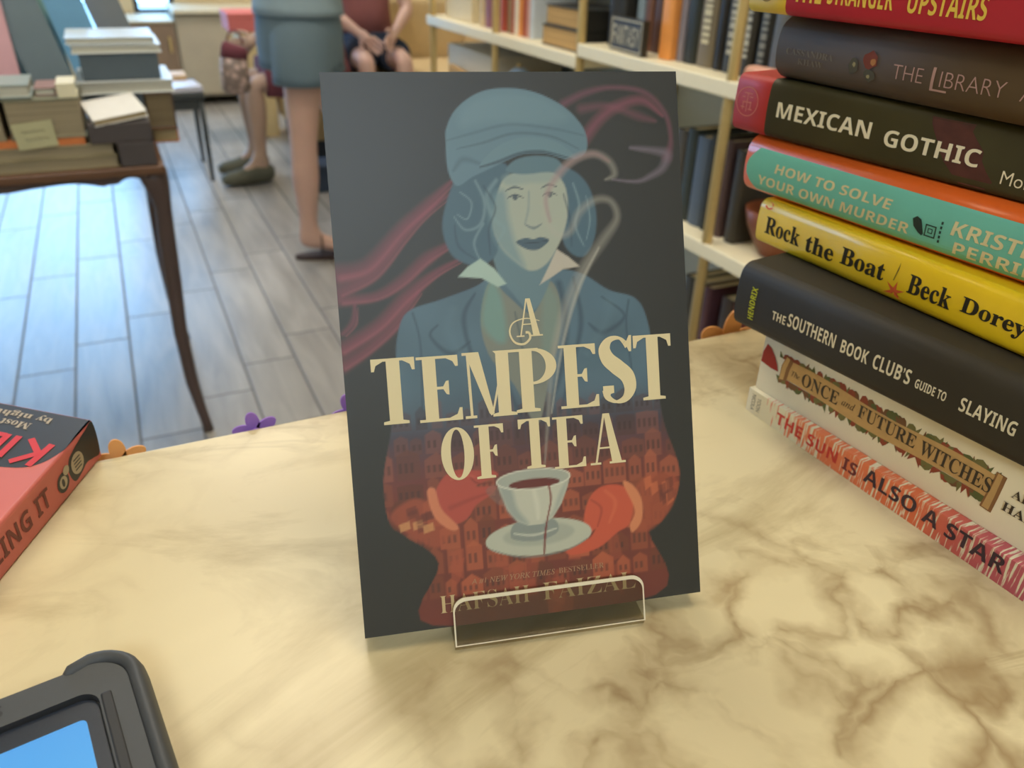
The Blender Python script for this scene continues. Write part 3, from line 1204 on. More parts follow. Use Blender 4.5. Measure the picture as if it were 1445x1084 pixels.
def paint_cover():
    A = Art()
    u, v = A.u, A.v
    # ribbons of red smoke, left
    red = (134, 62, 76)
    for pts, w, al in [([(45, 40), (36, 48), (25, 57), (12, 70), (1, 73)], [1.2, 3.2, 3.6, 4.5, 6.0], .55),
                       ([(45, 44), (34, 52), (26, 60), (14, 73), (1, 79)], [.8, 2.0, 2.2, 3.0, 3.0], .5),
                       ([(45, 62), (34, 68), (24, 76), (14, 81), (1, 82)], [1.0, 3.4, 3.2, 2.6, 3.0], .55),
                       ([(46, 69), (36, 74), (25, 82), (14, 92), (0, 100)], [1.0, 2.2, 3.6, 3.6, 4.0], .6),
                       ([(30, 80), (20, 92), (10, 100), (0, 106)], [1.0, 3.0, 3.0, 3.6], .55),
                       ([(6, 84), (5, 90), (1, 94)], [1.0, 2.0, 1.4], .5)]:
        A.stroke(pts, w, red, al, 1.0)
        A.stroke([(a + 1, b + 1) for a, b in pts], [x * .35 for x in w], (164, 84, 92), al * .7, 1.0)
    # smoke, upper right
    for pts, w, al, cc in [([(90, 12), (99, 8), (110, 6), (123, 8), (131, 16), (133, 26), (131, 33)], [2.4, 2.0, 1.4, 1.6, 1.6, 1.4, 3.0], .5, (126, 72, 90)),
                           ([(97, 26), (104, 18), (112, 13), (122, 11), (130, 17)], [3.4, 3.2, 3.0, 2.6, 1.0], .55, (140, 74, 92)),
                           ([(97, 14), (108, 13), (120, 17), (127, 19)], [2.8, 2.0, 2.6, 1.0], .4, (128, 72, 88)),
                           ([(116, 29), (120, 29.5), (127, 30.5), (131, 32), (129, 37), (124, 40), (118, 42), (108, 41)], [1.0, 1.6, 2.2, 3.0, 2.4, 1.8, 1.2, .6], .6, (122, 110, 126))]:
        A.stroke(pts, w, cc, al, 1.0)
    # jacket
    jac = [(19, 110), (20.5, 97), (25, 87.5), (38, 83.5), (51, 79.5), (60, 75), (76, 74), (92, 76), (104, 83.5), (115, 87.5), (119.5, 97), (121.5, 115),
           (124, 137), (129.6, 156), (128, 168), (121, 178), (115.5, 182), (117, 208), (26, 208), (30, 184), (18, 172), (12.5, 166), (11.5, 150), (16, 130)]
    tt = np.clip((v - 112) / 50, 0, 1)[..., None]
    tt = tt * tt * (3 - 2 * tt)
    blue = np.array([lin(x / 255) for x in (76, 102, 118)])
    mid = np.array([lin(x / 255) for x in (66, 62, 76)])
    rdd = np.array([lin(x / 255) for x in (118, 52, 40)])
    jc = np.where(tt < .45, blue + (mid - blue) * (tt / .45), mid + (rdd - mid) * ((tt - .45) / .55))
    jc = jc * (0.86 + 0.28 * A.n1[..., None])
    jm = A.fill(jac, jc, 0.6)
    # rows of plain town houses fading in towards the hem
    rn = rnd(11)
    for row in range(8):
        y = 132 + row * 9.4
        x = 8.0
        while x < 128:
            w = rn.uniform(4, 10)
            h = rn.uniform(5, 10)
            k = min(1, (y - 122) / 44)
            base = (70 + 90 * k, 58 + 24 * k, 66 - 14 * k)
            sh = rn.uniform(.6, 1.25)
            A.fill([(x, y), (x, y - h), (x + w / 2, y - h - rn.uniform(.5, 3)), (x + w, y - h), (x + w, y)], tuple(c_ * sh for c_ in base), .5, .40 + .35 * k, False, jm)
            for q in range(int(w // 2.2)):
                A.fill([(x + .8 + q * 2.2, y - h * .3), (x + .8 + q * 2.2, y - h * .7), (x + 1.9 + q * 2.2, y - h * .7), (x + 1.9 + q * 2.2, y - h * .3)], (52, 34, 36), .4, .6, False, jm)
            x += w + rn.uniform(.2, 2)
    for q in range(16):
        x, y = rn.uniform(28, 112), rn.uniform(178, 206)
        A.fill([(x, y), (x + rn.uniform(3, 7), y - 1), (x + rn.uniform(3, 6), y + rn.uniform(5, 14)), (x, y + rn.uniform(5, 14))], (176, 84, 56), .5, rn.uniform(.3, .7), False, jm)
    A.blend(np.clip((v - 128) / 30, 0, .22) * jm, (60, 30, 28))
    # folds, seams, lapels
    dkb = (48, 68, 84)
    up = jm * np.clip((150 - v) / 30, 0, 1)
    for pts, w in [([(27, 88), (29, 100), (28, 125)], [.7, .6, .5]), ([(112, 88), (110.5, 100), (113, 126)], [.7, .6, .5]), ([(51, 82), (46, 92), (50, 112), (58, 136)], [.7, 1.6, 1.2, .8]),
                   ([(90, 78), (92, 96), (86, 116), (80, 136)], [.8, 1.8, 1.2, .8]), ([(60, 76), (56, 88), (57, 104), (66, 132)], [2.2, 2.4, 2.0, 1.2]), ([(84, 80), (86, 96), (82, 116), (74, 134)], [2.2, 2.2, 1.8, 1.2]),
                   ([(36, 93), (33, 97), (40, 104), (48, 100)], [.6, .9, 1.6, .5]), ([(101, 86), (110, 94), (101, 100), (95, 96)], [.6, .9, 1.8, .5])]:
        A.stroke(pts, w, dkb, .75, .9, up)
    A.stroke([(42, 88), (40, 96), (47, 110)], [3, 3, 2], (90, 118, 132), .35, 1, up)
    A.stroke([(104, 88), (102, 96), (94, 108)], [3, 3, 2], (90, 118, 132), .35, 1, up)
    # shirt and throat
    A.fill([(57, 78), (64, 84), (73, 91), (80, 79), (84, 86), (83, 100), (78, 116), (72, 134), (64, 118), (55, 106), (52.5, 92)], (118, 122, 112), .7)
    A.fill([(57, 78), (61, 84), (62, 100), (57, 100), (53, 92)], (104, 146, 140), 2.5, .7)
    A.fill([(78, 82), (83, 86), (82, 100), (76, 108)], (112, 136, 128), 2.5, .6)
    A.stroke([(66, 90), (68, 104), (70, 126)], [.6, .8, .5], (84, 92, 92), .8, .8)
    A.fill([(61, 64), (83, 66), (81, 78), (73, 90), (65, 82), (60, 74)], (94, 120, 130), .8)
    # hair, plain bob
    hair = (66, 94, 110)
    A.fill([(46, 40), (52, 36), (66, 34), (66, 46), (60, 54), (61, 66), (55, 71.5), (48, 70.5), (42.5, 66), (40.5, 55)], hair, .9)
    A.fill([(84, 36), (92, 37), (98, 43), (100.6, 53), (99.5, 63), (95, 70), (89, 68), (86, 60)], hair, .9)
    # face
    A.fill([(62.5, 44), (66.5, 38.5), (75, 36.8), (83.5, 37.4), (88.6, 42.5), (89.4, 52), (87, 61), (82, 69.5), (77.5, 73.6), (72.6, 74.4), (67.5, 71), (62, 65), (59.5, 56)], (158, 164, 150), .8)
    A.fill([(60, 46), (65, 44), (66, 54), (68, 64), (71, 73), (66, 70), (61, 64), (58.6, 56)], (104, 134, 142), 3.0, .75)
    A.fill([(66, 38), (84, 37), (86, 41), (75, 41.5), (66, 42)], (126, 146, 146), 2.0, .6)
    # plain features
    for x0, x1, y in ((65.4, 72.4, 43.2), (79.4, 85.6, 42.6)):
        A.stroke([(x0, y + .8), ((x0 + x1) / 2, y - .4), (x1, y + .6)], [.3, .7, .3], (52, 70, 82), .9, .8)
        A.stroke([(x0 + .4, y + 3.6), ((x0 + x1) / 2, y + 2.5), (x1 - .4, y + 3.6)], [.25, .65, .25], (46, 62, 74), .95, .8)
        A.fill([((x0 + x1) / 2 - 1.1, y + 3.5), ((x0 + x1) / 2, y + 2.6), ((x0 + x1) / 2 + 1.1, y + 3.5), ((x0 + x1) / 2, y + 4.5)], (50, 66, 80), .4, .9)
    A.stroke([(74.4, 44.5), (73.8, 51), (72.2, 56.4)], [.6, .9, .8], (112, 132, 136), .6, 1)
    A.stroke([(72.2, 57.0), (75.4, 58.4), (78.6, 57.0)], [.4, .9, .4], (84, 104, 112), .85, .9)
    A.fill([(68.2, 63.4), (72, 62), (75, 62.6), (78, 61.9), (81.2, 63.2), (78, 66), (75, 66.8), (71.6, 66)], (62, 84, 98), .5)
    A.stroke([(68.6, 63.5), (75, 63.9), (80.8, 63.3)], [.2, .4, .2], (42, 58, 70), .9, .8)
    # curls
    lt = (122, 148, 154)
    for pts, w in [([(62, 40), (58, 46), (60, 54), (64, 58), (61, 63)], [1.2, 1.6, 1.4, 1.2, .5]), ([(54, 40), (57, 48), (55, 56), (49, 58), (45, 53)], [.8, 1.0, 1.0, .8, .4]),
                   ([(48, 44), (52, 48), (50, 54), (46, 52)], [.5, .6, .6, .3]), ([(56, 56), (52, 63), (54, 70)], [.8, .9, .4]), ([(92, 42), (94, 50), (92, 58), (95, 66)], [.6, .9, .9, .4]), ([(97, 47), (98, 56), (96, 64)], [.4, .7, .3])]:
        A.stroke(pts, w, lt, .55, .9)
    for pts, w in [([(57, 42), (61, 50), (58, 58), (58, 68)], [.6, .8, .8, .4]), ([(45, 56), (46, 64), (52, 69)], [.5, .8, .4]), ([(88, 46), (90, 56), (90, 66)], [.6, .8, .4])]:
        A.stroke(pts, w, (44, 64, 80), .6, .9)
    # flat cap
    cap = [(43.8, 26), (44.6, 20), (49, 13), (58, 7.4), (68.5, 6), (79, 7.6), (89.4, 12.6), (96, 19), (98.6, 25), (97.4, 31), (91, 33), (82, 30.6), (73, 30.6), (66, 33), (59, 36), (53, 38.5), (47, 41.6), (44, 36)]
    cm = A.fill(cap, (92, 120, 134), .6)
    A.fill([(52, 12), (66, 7.5), (82, 9.5), (92, 17), (80, 19.5), (62, 18.5), (50, 20)], (108, 136, 148), 4, .55, clip=cm)
    A.stroke([(44, 25), (54, 22.5), (68, 19.5), (84, 21), (97.5, 24)], [.5, .9, 1.0, 1.0, .6], (72, 98, 112), .7, 1, cm)
    A.stroke([(48, 28), (58, 26), (70, 22.8), (84, 24), (95, 29)], [.4, .8, .9, .8, .5], (66, 90, 104), .75, 1, cm)
    A.stroke([(46, 36), (50, 32), (57, 34)], [1, 2, 1], (60, 84, 100), .55, 1, cm)
    A.fill([(56, 34.5), (62, 28.4), (70, 24.8), (79, 24.4), (88, 27), (94, 32.6), (87, 31.4), (79, 29.4), (70, 30.4), (62, 33.6)], (98, 126, 138), .6)
    A.stroke([(56, 35), (63, 33.2), (72, 30.2), (81, 29.8), (93, 33)], [.5, .9, .9, .9, .4], (46, 66, 80), .85, .9)
    A.fill([(66, 36.5), (70, 32.6), (78, 31.2), (86, 32.6), (88, 37), (80, 37.6), (72, 38)], (84, 112, 124), .8)
    # collar
    A.fill([(45, 75.4), (49, 71.8), (54, 69), (59, 73), (63.4, 79), (60, 80), (54, 76.4)], (160, 182, 172), .6, smooth=False)
    A.fill([(92.8, 73.8), (88.6, 70), (84, 66.8), (80.6, 73), (76.5, 80), (82, 77), (86, 74.6)], (178, 170, 156), .6, smooth=False)
    # steam from the cup
    pale = (168, 164, 152)
    A.stroke([(74, 150), (77, 128), (80, 108), (86, 90), (94, 75), (103, 64), (109, 56), (107, 49.5), (101, 48.5), (94, 53), (90, 60), (85, 61.5), (81, 56), (81, 47), (86, 39), (93, 33), (101, 31), (107, 34), (109, 39), (105, 41)],
             [.5, 1.4, 2.2, 3.0, 3.0, 3.0, 2.2, 2.0, 2.2, 2.4, 2.2, 2.0, 1.8, 2.2, 2.6, 2.4, 2.2, 2.2, 2.0, .6], pale, .42, 1.0)
    A.stroke([(78, 130), (84, 104), (92, 82), (101, 67)], [.5, 1.0, 1.4, .6], (190, 186, 172), .5, 1.0)
    A.stroke([(82, 56), (81, 47), (86, 39), (93, 33), (101, 31), (107, 34)], [1.2, 1.6, 2.2, 2.2, 1.8, 1.0], (150, 112, 118), .5, 1.0)
    # sleeves and hands
    for pts in ([(13, 164), (22, 158), (30, 162), (36, 170), (30, 178), (20, 172)], [(128, 160), (118, 158), (110, 164), (108, 178), (116, 181), (126, 172)]):
        A.fill(pts, (160, 76, 50), 1.5, .65)
    for q in range(9):
        x = rn.uniform(14, 27)
        y = rn.uniform(160, 170)
        A.fill([(x, y), (x + 4, y - 1), (x + 4.4, y + 2), (x + .4, y + 3)], (206, 150, 96) if q % 3 == 0 else (96, 44, 36), .5, .6, False)
        x = rn.uniform(112, 124)
        A.fill([(x, y - 2), (x + 3, y - 3), (x + 3.4, y + 1), (x + .4, y + 3)], (196, 104, 66) if q % 2 else (98, 46, 38), .5, .6, False)
    hd = (168, 70, 56)
    A.fill([(30, 158), (34, 151), (40, 148.6), (47, 149.6), (53.5, 150.4), (55, 152.6), (49, 154.4), (46.4, 155.8), (54, 156.6), (52, 159.6), (46, 163), (42, 168), (36, 169.5), (31, 165)], hd, .7)
    A.stroke([(44, 151.4), (47, 154.6), (53, 154.8)], [.5, .6, .3], (116, 40, 36), .7, .8)
    A.stroke([(36, 163), (44, 160.6), (52, 158.6)], [1.6, 1.2, .5], (124, 46, 40), .5, 1)
    A.stroke([(37, 152), (42, 151), (46, 152)], [.8, 1.2, .6], (196, 96, 76), .6, 1)
    A.fill([(27.4, 156), (30.4, 155), (32.4, 163), (38.4, 170.6), (35.4, 171.6), (29.6, 166)], (196, 118, 84), .6)
    A.fill([(109.4, 166), (105, 161.6), (98, 160.8), (92.6, 163.6), (89.2, 170), (88.4, 177), (89.6, 180), (93, 178), (90, 181.6), (83, 183.8), (80.4, 185.8), (84, 187.4), (94, 185.6), (102, 180.4), (107.6, 177)], (188, 80, 54), .7)
    A.stroke([(92, 166), (96, 170), (94, 177)], [.6, .9, .5], (132, 48, 38), .6, .9)
    A.stroke([(98, 163), (102, 168), (99, 176)], [1, 1.4, .8], (206, 104, 70), .5, 1)
    A.fill([(105.6, 160.6), (109.4, 161.6), (113, 168), (112.6, 176.6), (108.6, 181), (107.6, 178), (110, 172)], (200, 124, 84), .6)
    # saucer and cup
    A.fill([(70 + 21.4 * math.cos(k / 20 * 6.283), 178.4 + 7.2 * math.sin(k / 20 * 6.283)) for k in range(20)], (176, 178, 160), .5)
    A.fill([(70 + 14.4 * math.cos(k / 20 * 6.283), 177.4 + 4.4 * math.sin(k / 20 * 6.283)) for k in range(20)], (150, 154, 142), 1.4, .7)
    A.stroke([(50, 181), (60, 185), (70, 186), (82, 184.6), (90, 181)], [.3, .6, .7, .6, .3], (112, 118, 112), .8, .9)
    A.fill([(58.6, 177), (61.4, 171.6), (75.4, 171.6), (78, 176.4), (74, 179), (68, 179.8), (62, 179)], (130, 138, 132), .5)
    A.stroke([(60, 176), (68, 177.4), (77, 175.8)], [.5, .8, .5], (196, 196, 180), .8, .9)
    A.fill([(54.4, 155), (55.6, 160), (58, 166.6), (61.6, 171.4), (66, 173.4), (72, 173.4), (76, 171.2), (79.8, 166), (82.6, 159.6), (83.9, 155), (78, 152.4), (69, 151.4), (60, 152.4)], (184, 184, 166), .5, smooth=False)
    A.fill([(55.4, 156), (60, 158), (62, 166), (66, 172.6), (61, 170.6), (57.4, 165)], (128, 140, 138), 2.0, .7)
    A.fill([(83, 156.4), (79, 162), (76, 169), (72, 173), (77, 169.4), (81, 162.4)], (136, 146, 140), 1.6, .6)
    A.stroke([(69, 160), (70, 166), (70, 171)], [1.4, 1.8, 1.0], (206, 204, 186), .6, 1)
    A.fill([(69.2 + 14.7 * math.cos(k / 20 * 6.283), 155.2 + 3.9 * math.sin(k / 20 * 6.283)) for k in range(20)], (158, 162, 150), .5)
    A.fill([(69.4 + 10.2 * math.cos(k / 20 * 6.283), 157.0 + 2.0 * math.sin(k / 20 * 6.283)) for k in range(20)], (96, 36, 30), .5)
    th = np.linspace(0, 6.2832, 30)
    A.stroke([(69.2 + 14.7 * math.cos(k), 155.2 + 3.9 * math.sin(k)) for k in th], [.45] * 5, (212, 210, 192), .8, .8)
    A.stroke([(75, 158), (75.6, 164), (73.6, 172), (72.4, 178), (71.6, 185.4)], [.6, .55, .45, .7, .5], (112, 36, 32), .95, .7)
    A.fill([(50, 158), (53.4, 156), (55.6, 159), (57, 164), (54, 163.4)], (120, 100, 92), .6, .5)
    return A


bookp = thing('book', 'black paperback standing upright with an illustrated cover and a large cream title', 'book', BK_POS, BK_YAW)
bookp.rotation_euler = (-BK_TILT, 0, BK_YAW)
bookp.rotation_mode = 'XYZ'
# local frame: x right, y back into the book, z up the cover; origin at the middle of the bottom front edge
M_cov = pm('black satin cover', rgb(36, 36, 33), 0.46, spec=0.65, var=0.03)
mb = MB()
w2 = BW / 2000
mb.box(-w2, w2, 0, 0.0006, 0, BH / 1000, M_cov)
mb.box(-w2, w2, BT / 1000 - 0.0006, BT / 1000, 0, BH / 1000, M_cov)
mb.box(-w2, -w2 + 0.0006, 0.0006, BT / 1000 - 0.0006, 0, BH / 1000, pm('worn spine edge', rgb(150, 150, 146), 0.5, var=0.2, scale=300))
mb.build('cover', bookp)
mb = MB()
mb.box(-w2 + 0.0008, w2 - 0.0006, 0.0007, BT / 1000 - 0.0007, 0.0005, BH / 1000 - 0.0005, pages_mat('white page edges', rgb(226, 220, 204), axis=1))
mb.build('page_block', bookp)


def cov3(u, v, e=0.00012):
    return (u / 1000 - w2, -e, (BH - v) / 1000)


A = paint_cover()
vis = A.a > 0.015
nv, nu = A.nv, A.nu
keep = vis[:-1, :-1] | vis[1:, :-1] | vis[:-1, 1:] | vis[1:, 1:]
used = np.zeros((nv, nu), bool)
used[:-1, :-1] |= keep
used[1:, :-1] |= keep
used[:-1, 1:] |= keep
used[1:, 1:] |= keep
idx = -np.ones((nv, nu), int)
idx[used] = np.arange(used.sum())
co = [cov3(a, b) for a, b in zip(A.u[used], A.v[used])]
ii, jj = np.nonzero(keep)
faces = np.stack([idx[ii + 1, jj], idx[ii + 1, jj + 1], idx[ii, jj + 1], idx[ii, jj]], -1).tolist()
me = bpy.data.meshes.new('cover_illustration')
me.from_pydata(co, [], faces)
ca = me.color_attributes.new('print', 'FLOAT_COLOR', 'POINT')
cc = np.ones((len(co), 4), np.float32)
cc[:, :3] = A.c[used]
ca.data.foreach_set('color', cc.ravel())
mp_ = bpy.data.materials.new('printed cover picture')
mp_.use_nodes = True
nt = mp_.node_tree
bs = nt.nodes['Principled BSDF']
bs.inputs['Roughness'].default_value = 0.46
bs.inputs['Specular IOR Level'].default_value = 0.65
at = nt.nodes.new('ShaderNodeVertexColor')
at.layer_name = 'print'
nt.links.new(at.outputs['Color'], bs.inputs['Base Color'])
me.materials.append(mp_)
io = bpy.data.objects.new('cover_illustration', me)
COL.objects.link(io)
io.parent = bookp
io['label'] = 'printed picture of a figure in a flat cap and jacket holding a teacup'

M_ttl = pm('cream title ink', rgb(220, 204, 162), 0.45, var=0.03)
l = MB()
layer = [0]
fc = lambda a, b: cov3(a, b, 0.0003 + 0.000003 * layer[0])


def glyph(ch, u0, u1, v0, v1, off=0.0, f=serif):
    put_text(l, f(ch), u0, u1, v1, v0, M_ttl, fc, off)


def rectm(u0, u1, v0, v1):
    l.poly([fc(u0, v0), fc(u1, v0), fc(u1, v1), fc(u0, v1)], M_ttl)


def didone(ch, u0, u1, v0, v1, st, hl):
    """tall high-contrast capitals: thick stems (st) and hairlines (hl)"""
    H, Wd = v1 - v0, u1 - u0
    X = lambda s: u0 + s * Wd
    def P(pts):
        layer[0] = (layer[0] + 1) % 60
        l.poly([fc(a, b) for a, b in pts], M_ttl)

    def foot(xc, w=None):
        w = w or st * 0.95
        P([(xc - w, v1), (xc - w, v1 - hl), (xc - st / 2, v1 - hl * 1.4), (xc + st / 2, v1 - hl * 1.4), (xc + w, v1 - hl), (xc + w, v1)])

    def ring(a0, a1, cx_, cy_, rx, ry, ix, iy, n_=26, wob=0):
        for k in range(n_):
            s0, s1 = a0 + (a1 - a0) * k / n_, a0 + (a1 - a0) * (k + 1) / n_
            q = lambda s, rx_, ry_: (cx_ + rx_ * math.cos(s), cy_ + ry_ * math.sin(s))
            P([q(s0, rx, ry), q(s1, rx, ry), q(s1, ix, iy), q(s0, ix, iy)])
    if ch == 'T':
        xc = (u0 + u1) / 2
        P([(u0, v0), (u1, v0), (u1, v0 + hl), (u0, v0 + hl)])
        P([(u0, v0), (u0 + hl * .8, v0), (u0 + st * .9, v0 + hl), (u0 + st * .35, v0 + hl * 2.4), (u0 + hl, v0 + H * .19), (u0, v0 + H * .19)])
        P([(u1, v0), (u1 - hl * .8, v0), (u1 - st * .9, v0 + hl), (u1 - st * .35, v0 + hl * 2.4), (u1 - hl, v0 + H * .19), (u1, v0 + H * .19)])
        P([(xc - st / 2, v0), (xc + st / 2, v0), (xc + st / 2, v1), (xc - st / 2, v1)])
        foot(xc)
    elif ch in 'EF':
        xs = u0 + st * .95
        P([(xs - st / 2, v0), (xs + st / 2, v0), (xs + st / 2, v1), (xs - st / 2, v1)])
        P([(u0, v0), (u1 - Wd * .04, v0), (u1 - Wd * .04, v0 + hl), (u0, v0 + hl)])
        xr = u1 - Wd * .04
        P([(xr, v0), (xr, v0 + H * .17), (xr - hl, v0 + H * .17), (xr - st * .4, v0 + hl * 2.2), (xr - st * .9, v0 + hl), (xr - hl, v0)])
        m_ = v0 + H * .49
        P([(xs, m_ - hl / 2), (u0 + Wd * .72, m_ - hl / 2), (u0 + Wd * .72, m_ + hl / 2), (xs, m_ + hl / 2)])
        xm = u0 + Wd * .72
        P([(xm, m_ - H * .11), (xm, m_ + H * .11), (xm - hl, m_ + H * .10), (xm - st * .5, m_), (xm - hl, m_ - H * .10)])
        if ch == 'E':
            P([(u0, v1 - hl), (u1, v1 - hl), (u1, v1), (u0, v1)])
            P([(u1, v1), (u1, v1 - H * .19), (u1 - hl, v1 - H * .19), (u1 - st * .4, v1 - hl * 2.2), (u1 - st, v1 - hl), (u1 - hl, v1)])
        else:
            foot(xs)
    elif ch == 'M':
        P([(u0 + Wd * .08, v0), (u0 + Wd * .08 + hl, v0), (u0 + Wd * .10 + hl, v1), (u0 + Wd * .10, v1)])
        P([(u0, v1 - hl), (u0 + Wd * .22, v1 - hl), (u0 + Wd * .22, v1), (u0, v1)])
        P([(u0, v0), (u0 + Wd * .24, v0), (u0 + Wd * .24, v0 + hl), (u0, v0 + hl)])
        P([(u0 + Wd * .06, v0), (u0 + Wd * .06 + st * 1.05, v0), (u0 + Wd * .56, v1 - H * .06), (u0 + Wd * .50, v1 - H * .02), (u0 + Wd * .46, v1 - H * .06)])
        P([(u0 + Wd * .80, v0), (u0 + Wd * .80 + hl, v0), (u0 + Wd * .55, v1 - H * .06), (u0 + Wd * .50, v1 - H * .02)])
        xs = u1 - st * .95
        P([(xs - st / 2, v0), (xs + st / 2, v0), (xs + st / 2, v1), (xs - st / 2, v1)])
        P([(xs - st / 2 - hl, v0), (u1, v0), (u1, v0 + hl), (xs - st / 2, v0 + hl)])
        foot(xs)
    elif ch == 'P':
        xs = u0 + st * .95
        P([(xs - st / 2, v0), (xs + st / 2, v0), (xs + st / 2, v1), (xs - st / 2, v1)])
        P([(u0, v0), (xs + st, v0), (xs + st, v0 + hl), (u0, v0 + hl)])
        foot(xs)
        cyy, ry = v0 + H * .285, H * .285
        cxx = xs + st * .5
        rx = u1 - cxx
        ring(-math.pi / 2, math.pi / 2, cxx, cyy, rx, ry, rx - st * .85, ry - hl)
    elif ch == 'O':
        ring(0, 2 * math.pi, (u0 + u1) / 2, (v0 + v1) / 2, Wd / 2, H / 2, Wd / 2 - st * .95, H / 2 - hl, 40)
    elif ch == 'S':
        ctr = [(.86, .16), (.62, .035), (.30, .05), (.13, .18), (.22, .33), (.50, .46), (.80, .60), (.88, .78), (.72, .93), (.42, .975), (.16, .90), (.14, .80)]
        wid = [.5, .22, .5, .95, 1.15, 1.25, 1.2, 1.0, .6, .22, .5, .8]
        C = catmull([(u0 + a * Wd, v0 + b * H) for a, b in ctr], 6, closed=False)
        wd = np.interp(np.linspace(0, 1, len(C)), np.linspace(0, 1, len(wid)), wid) * st * .5
        for i in range(len(C) - 1):
            d0 = C[min(i + 1, len(C) - 1)] - C[max(i - 1, 0)]
            d1 = C[min(i + 2, len(C) - 1)] - C[i]
            n0 = np.array([-d0[1], d0[0]]) / (np.hypot(*d0) + 1e-9) * wd[i]
            n1 = np.array([-d1[1], d1[0]]) / (np.hypot(*d1) + 1e-9) * wd[i + 1]
            P([tuple(C[i] + n0), tuple(C[i] - n0), tuple(C[i + 1] - n1), tuple(C[i + 1] + n1)])
        P([(u1 - hl, v0 - H * .0), (u1, v0), (u1 - hl * .3, v0 + H * .24), (u1 - hl * 1.2, v0 + H * .24), (u1 - Wd * .2, v0 + H * .12)])
        P([(u0 + Wd * .02, v1 - H * .27), (u0 + Wd * .02 + st * .9, v1 - H * .27), (u0 + Wd * .02 + st * .9, v1 - H * .16), (u0 + Wd * .02, v1 - H * .12)])
    elif ch == 'A':
        ap = u0 + Wd * .46
        P([(ap - hl * .9, v0), (ap + hl * .2, v0), (u0 + Wd * .13 + hl, v1), (u0 + Wd * .13, v1)])
        P([(ap - hl * .9, v0), (ap + st * .5, v0), (u1 - Wd * .10, v1), (u1 - Wd * .10 - st * 1.05, v1), (ap - hl * .2, v0 + H * .06)])
        m_ = v0 + H * .66
        P([(u0 + Wd * .24, m_), (u0 + Wd * .72, m_), (u0 + Wd * .73, m_ + hl * .8), (u0 + Wd * .23, m_ + hl * .8)])
        P([(u0, v1 - hl), (u0 + Wd * .30, v1 - hl), (u0 + Wd * .30, v1), (u0, v1)])
        P([(u1 - Wd * .46, v1 - hl), (u1, v1 - hl), (u1, v1), (u1 - Wd * .46, v1)])


for ch, a, b, y0, y1 in [('T', 10.0, 26.2, 104.2, 129.0), ('E', 26.8, 43.2, 104.6, 129.4), ('M', 44.2, 64.4, 104.2, 129.4), ('P', 64.2, 81.0, 104.2, 128.8),
                         ('E', 82.0, 97.6, 104.0, 128.8), ('S', 99.2, 112.2, 101.8, 128.4), ('T', 112.8, 128.6, 102.2, 128.2)]:
    didone(ch, a, b, y0, y1, 5.0, 1.05)
for ch, a, b, y0, y1 in [('O', 33.8, 46.4, 132.2, 152.6), ('F', 47.0, 58.8, 132.2, 153.0), ('T', 64.2, 77.0, 131.4, 151.0), ('E', 78.0, 90.8, 131.8, 152.2), ('A', 92.6, 107.2, 132.0, 152.2)]:
    didone(ch, a, b, y0, y1, 3.9, 0.85)
didone('A', 66.0, 76.4, 85.0, 99.6, 2.6, 0.55)
C = catmull([(75.4, 93.8), (70.0, 92.6), (65.0, 94.0), (63.4, 97.6), (65.0, 101.4), (68.6, 102.4), (71.2, 100.4), (71.0, 98.2), (69.6, 98.0)], 8, closed=False)
wv = np.interp(np.linspace(0, 1, len(C)), [0, .3, .5, .8, 1], [.12, .3, .42, .45, .5])
for i in range(len(C) - 1):
    d = C[i + 1] - C[i]
    nrm = np.array([-d[1], d[0]]) / (np.hypot(*d) + 1e-9)
    l.poly([fc(*(C[i] + nrm * wv[i])), fc(*(C[i] - nrm * wv[i])), fc(*(C[i + 1] - nrm * wv[i + 1])), fc(*(C[i + 1] + nrm * wv[i + 1]))], M_ttl)
l.build('title_lettering', bookp)
l = MB()
M_ttl2 = pm('beige author ink', rgb(196, 172, 128), 0.45, var=0.03)
put_text(l, serif('HAFSAH'), 29.2, 64.6, 203.8, 196.8, M_ttl2, fc, -0.012)
put_text(l, serif('FAIZAL'), 70.0, 108.6, 203.8, 196.8, M_ttl2, fc, -0.012)
l.build('author_lettering', bookp)
l = MB()
M_ttl3 = pm('faint beige ink', rgb(164, 128, 98), 0.45, var=0.03)
put_text(l, 'A #1', 42.0, 47.4, 194.0, 191.8, M_ttl3, fc, 0.0, shear=-0.2)
put_text(l, serif_i('NEW YORK TIMES'), 49.0, 75.4, 194.0, 191.8, M_ttl3, fc, 0.005)
put_text(l, serif('BESTSELLER'), 77.0, 95.6, 193.9, 191.7, M_ttl3, fc, -0.01)
l.build('blurb_lettering', bookp)

# ------------------------------------------------------------------ acrylic stand
M_acr = glass_mat('clear acrylic', (0.86, 0.84, 0.79, 1))  # brownish tint stands in for the shadow beneath the book
M_acre = pm('painted acrylic edge glint', rgb(226, 214, 188), 0.15, spec=0.8)
st = thing('book_stand', 'small clear acrylic stand with a rounded lip holding the black book', 'book stand', BK_POS, BK_YAW)
st.rotation_euler = (-BK_TILT, 0, BK_YAW)


def rrect(x0, x1, z0, z1, r, n=6, corners=(1, 1, 1, 1)):
    out = []
    for (cx_, cz_, a0, on) in ((x1 - r, z1 - r, 0, corners[0]), (x0 + r, z1 - r, 90, corners[1]), (x0 + r, z0 + r, 180, corners[2]), (x1 - r, z0 + r, 270, corners[3])):
        if on:
            for k in range(n + 1):
                a = R(a0 + 90 * k / n)
                out.append((cx_ + r * math.cos(a), cz_ + r * math.sin(a)))
        else:
            sx_ = 1 if a0 in (0, 270) else -1
            sz_ = 1 if a0 in (0, 90) else -1
            out.append((cx_ + sx_ * r, cz_ + sz_ * r))
    return out


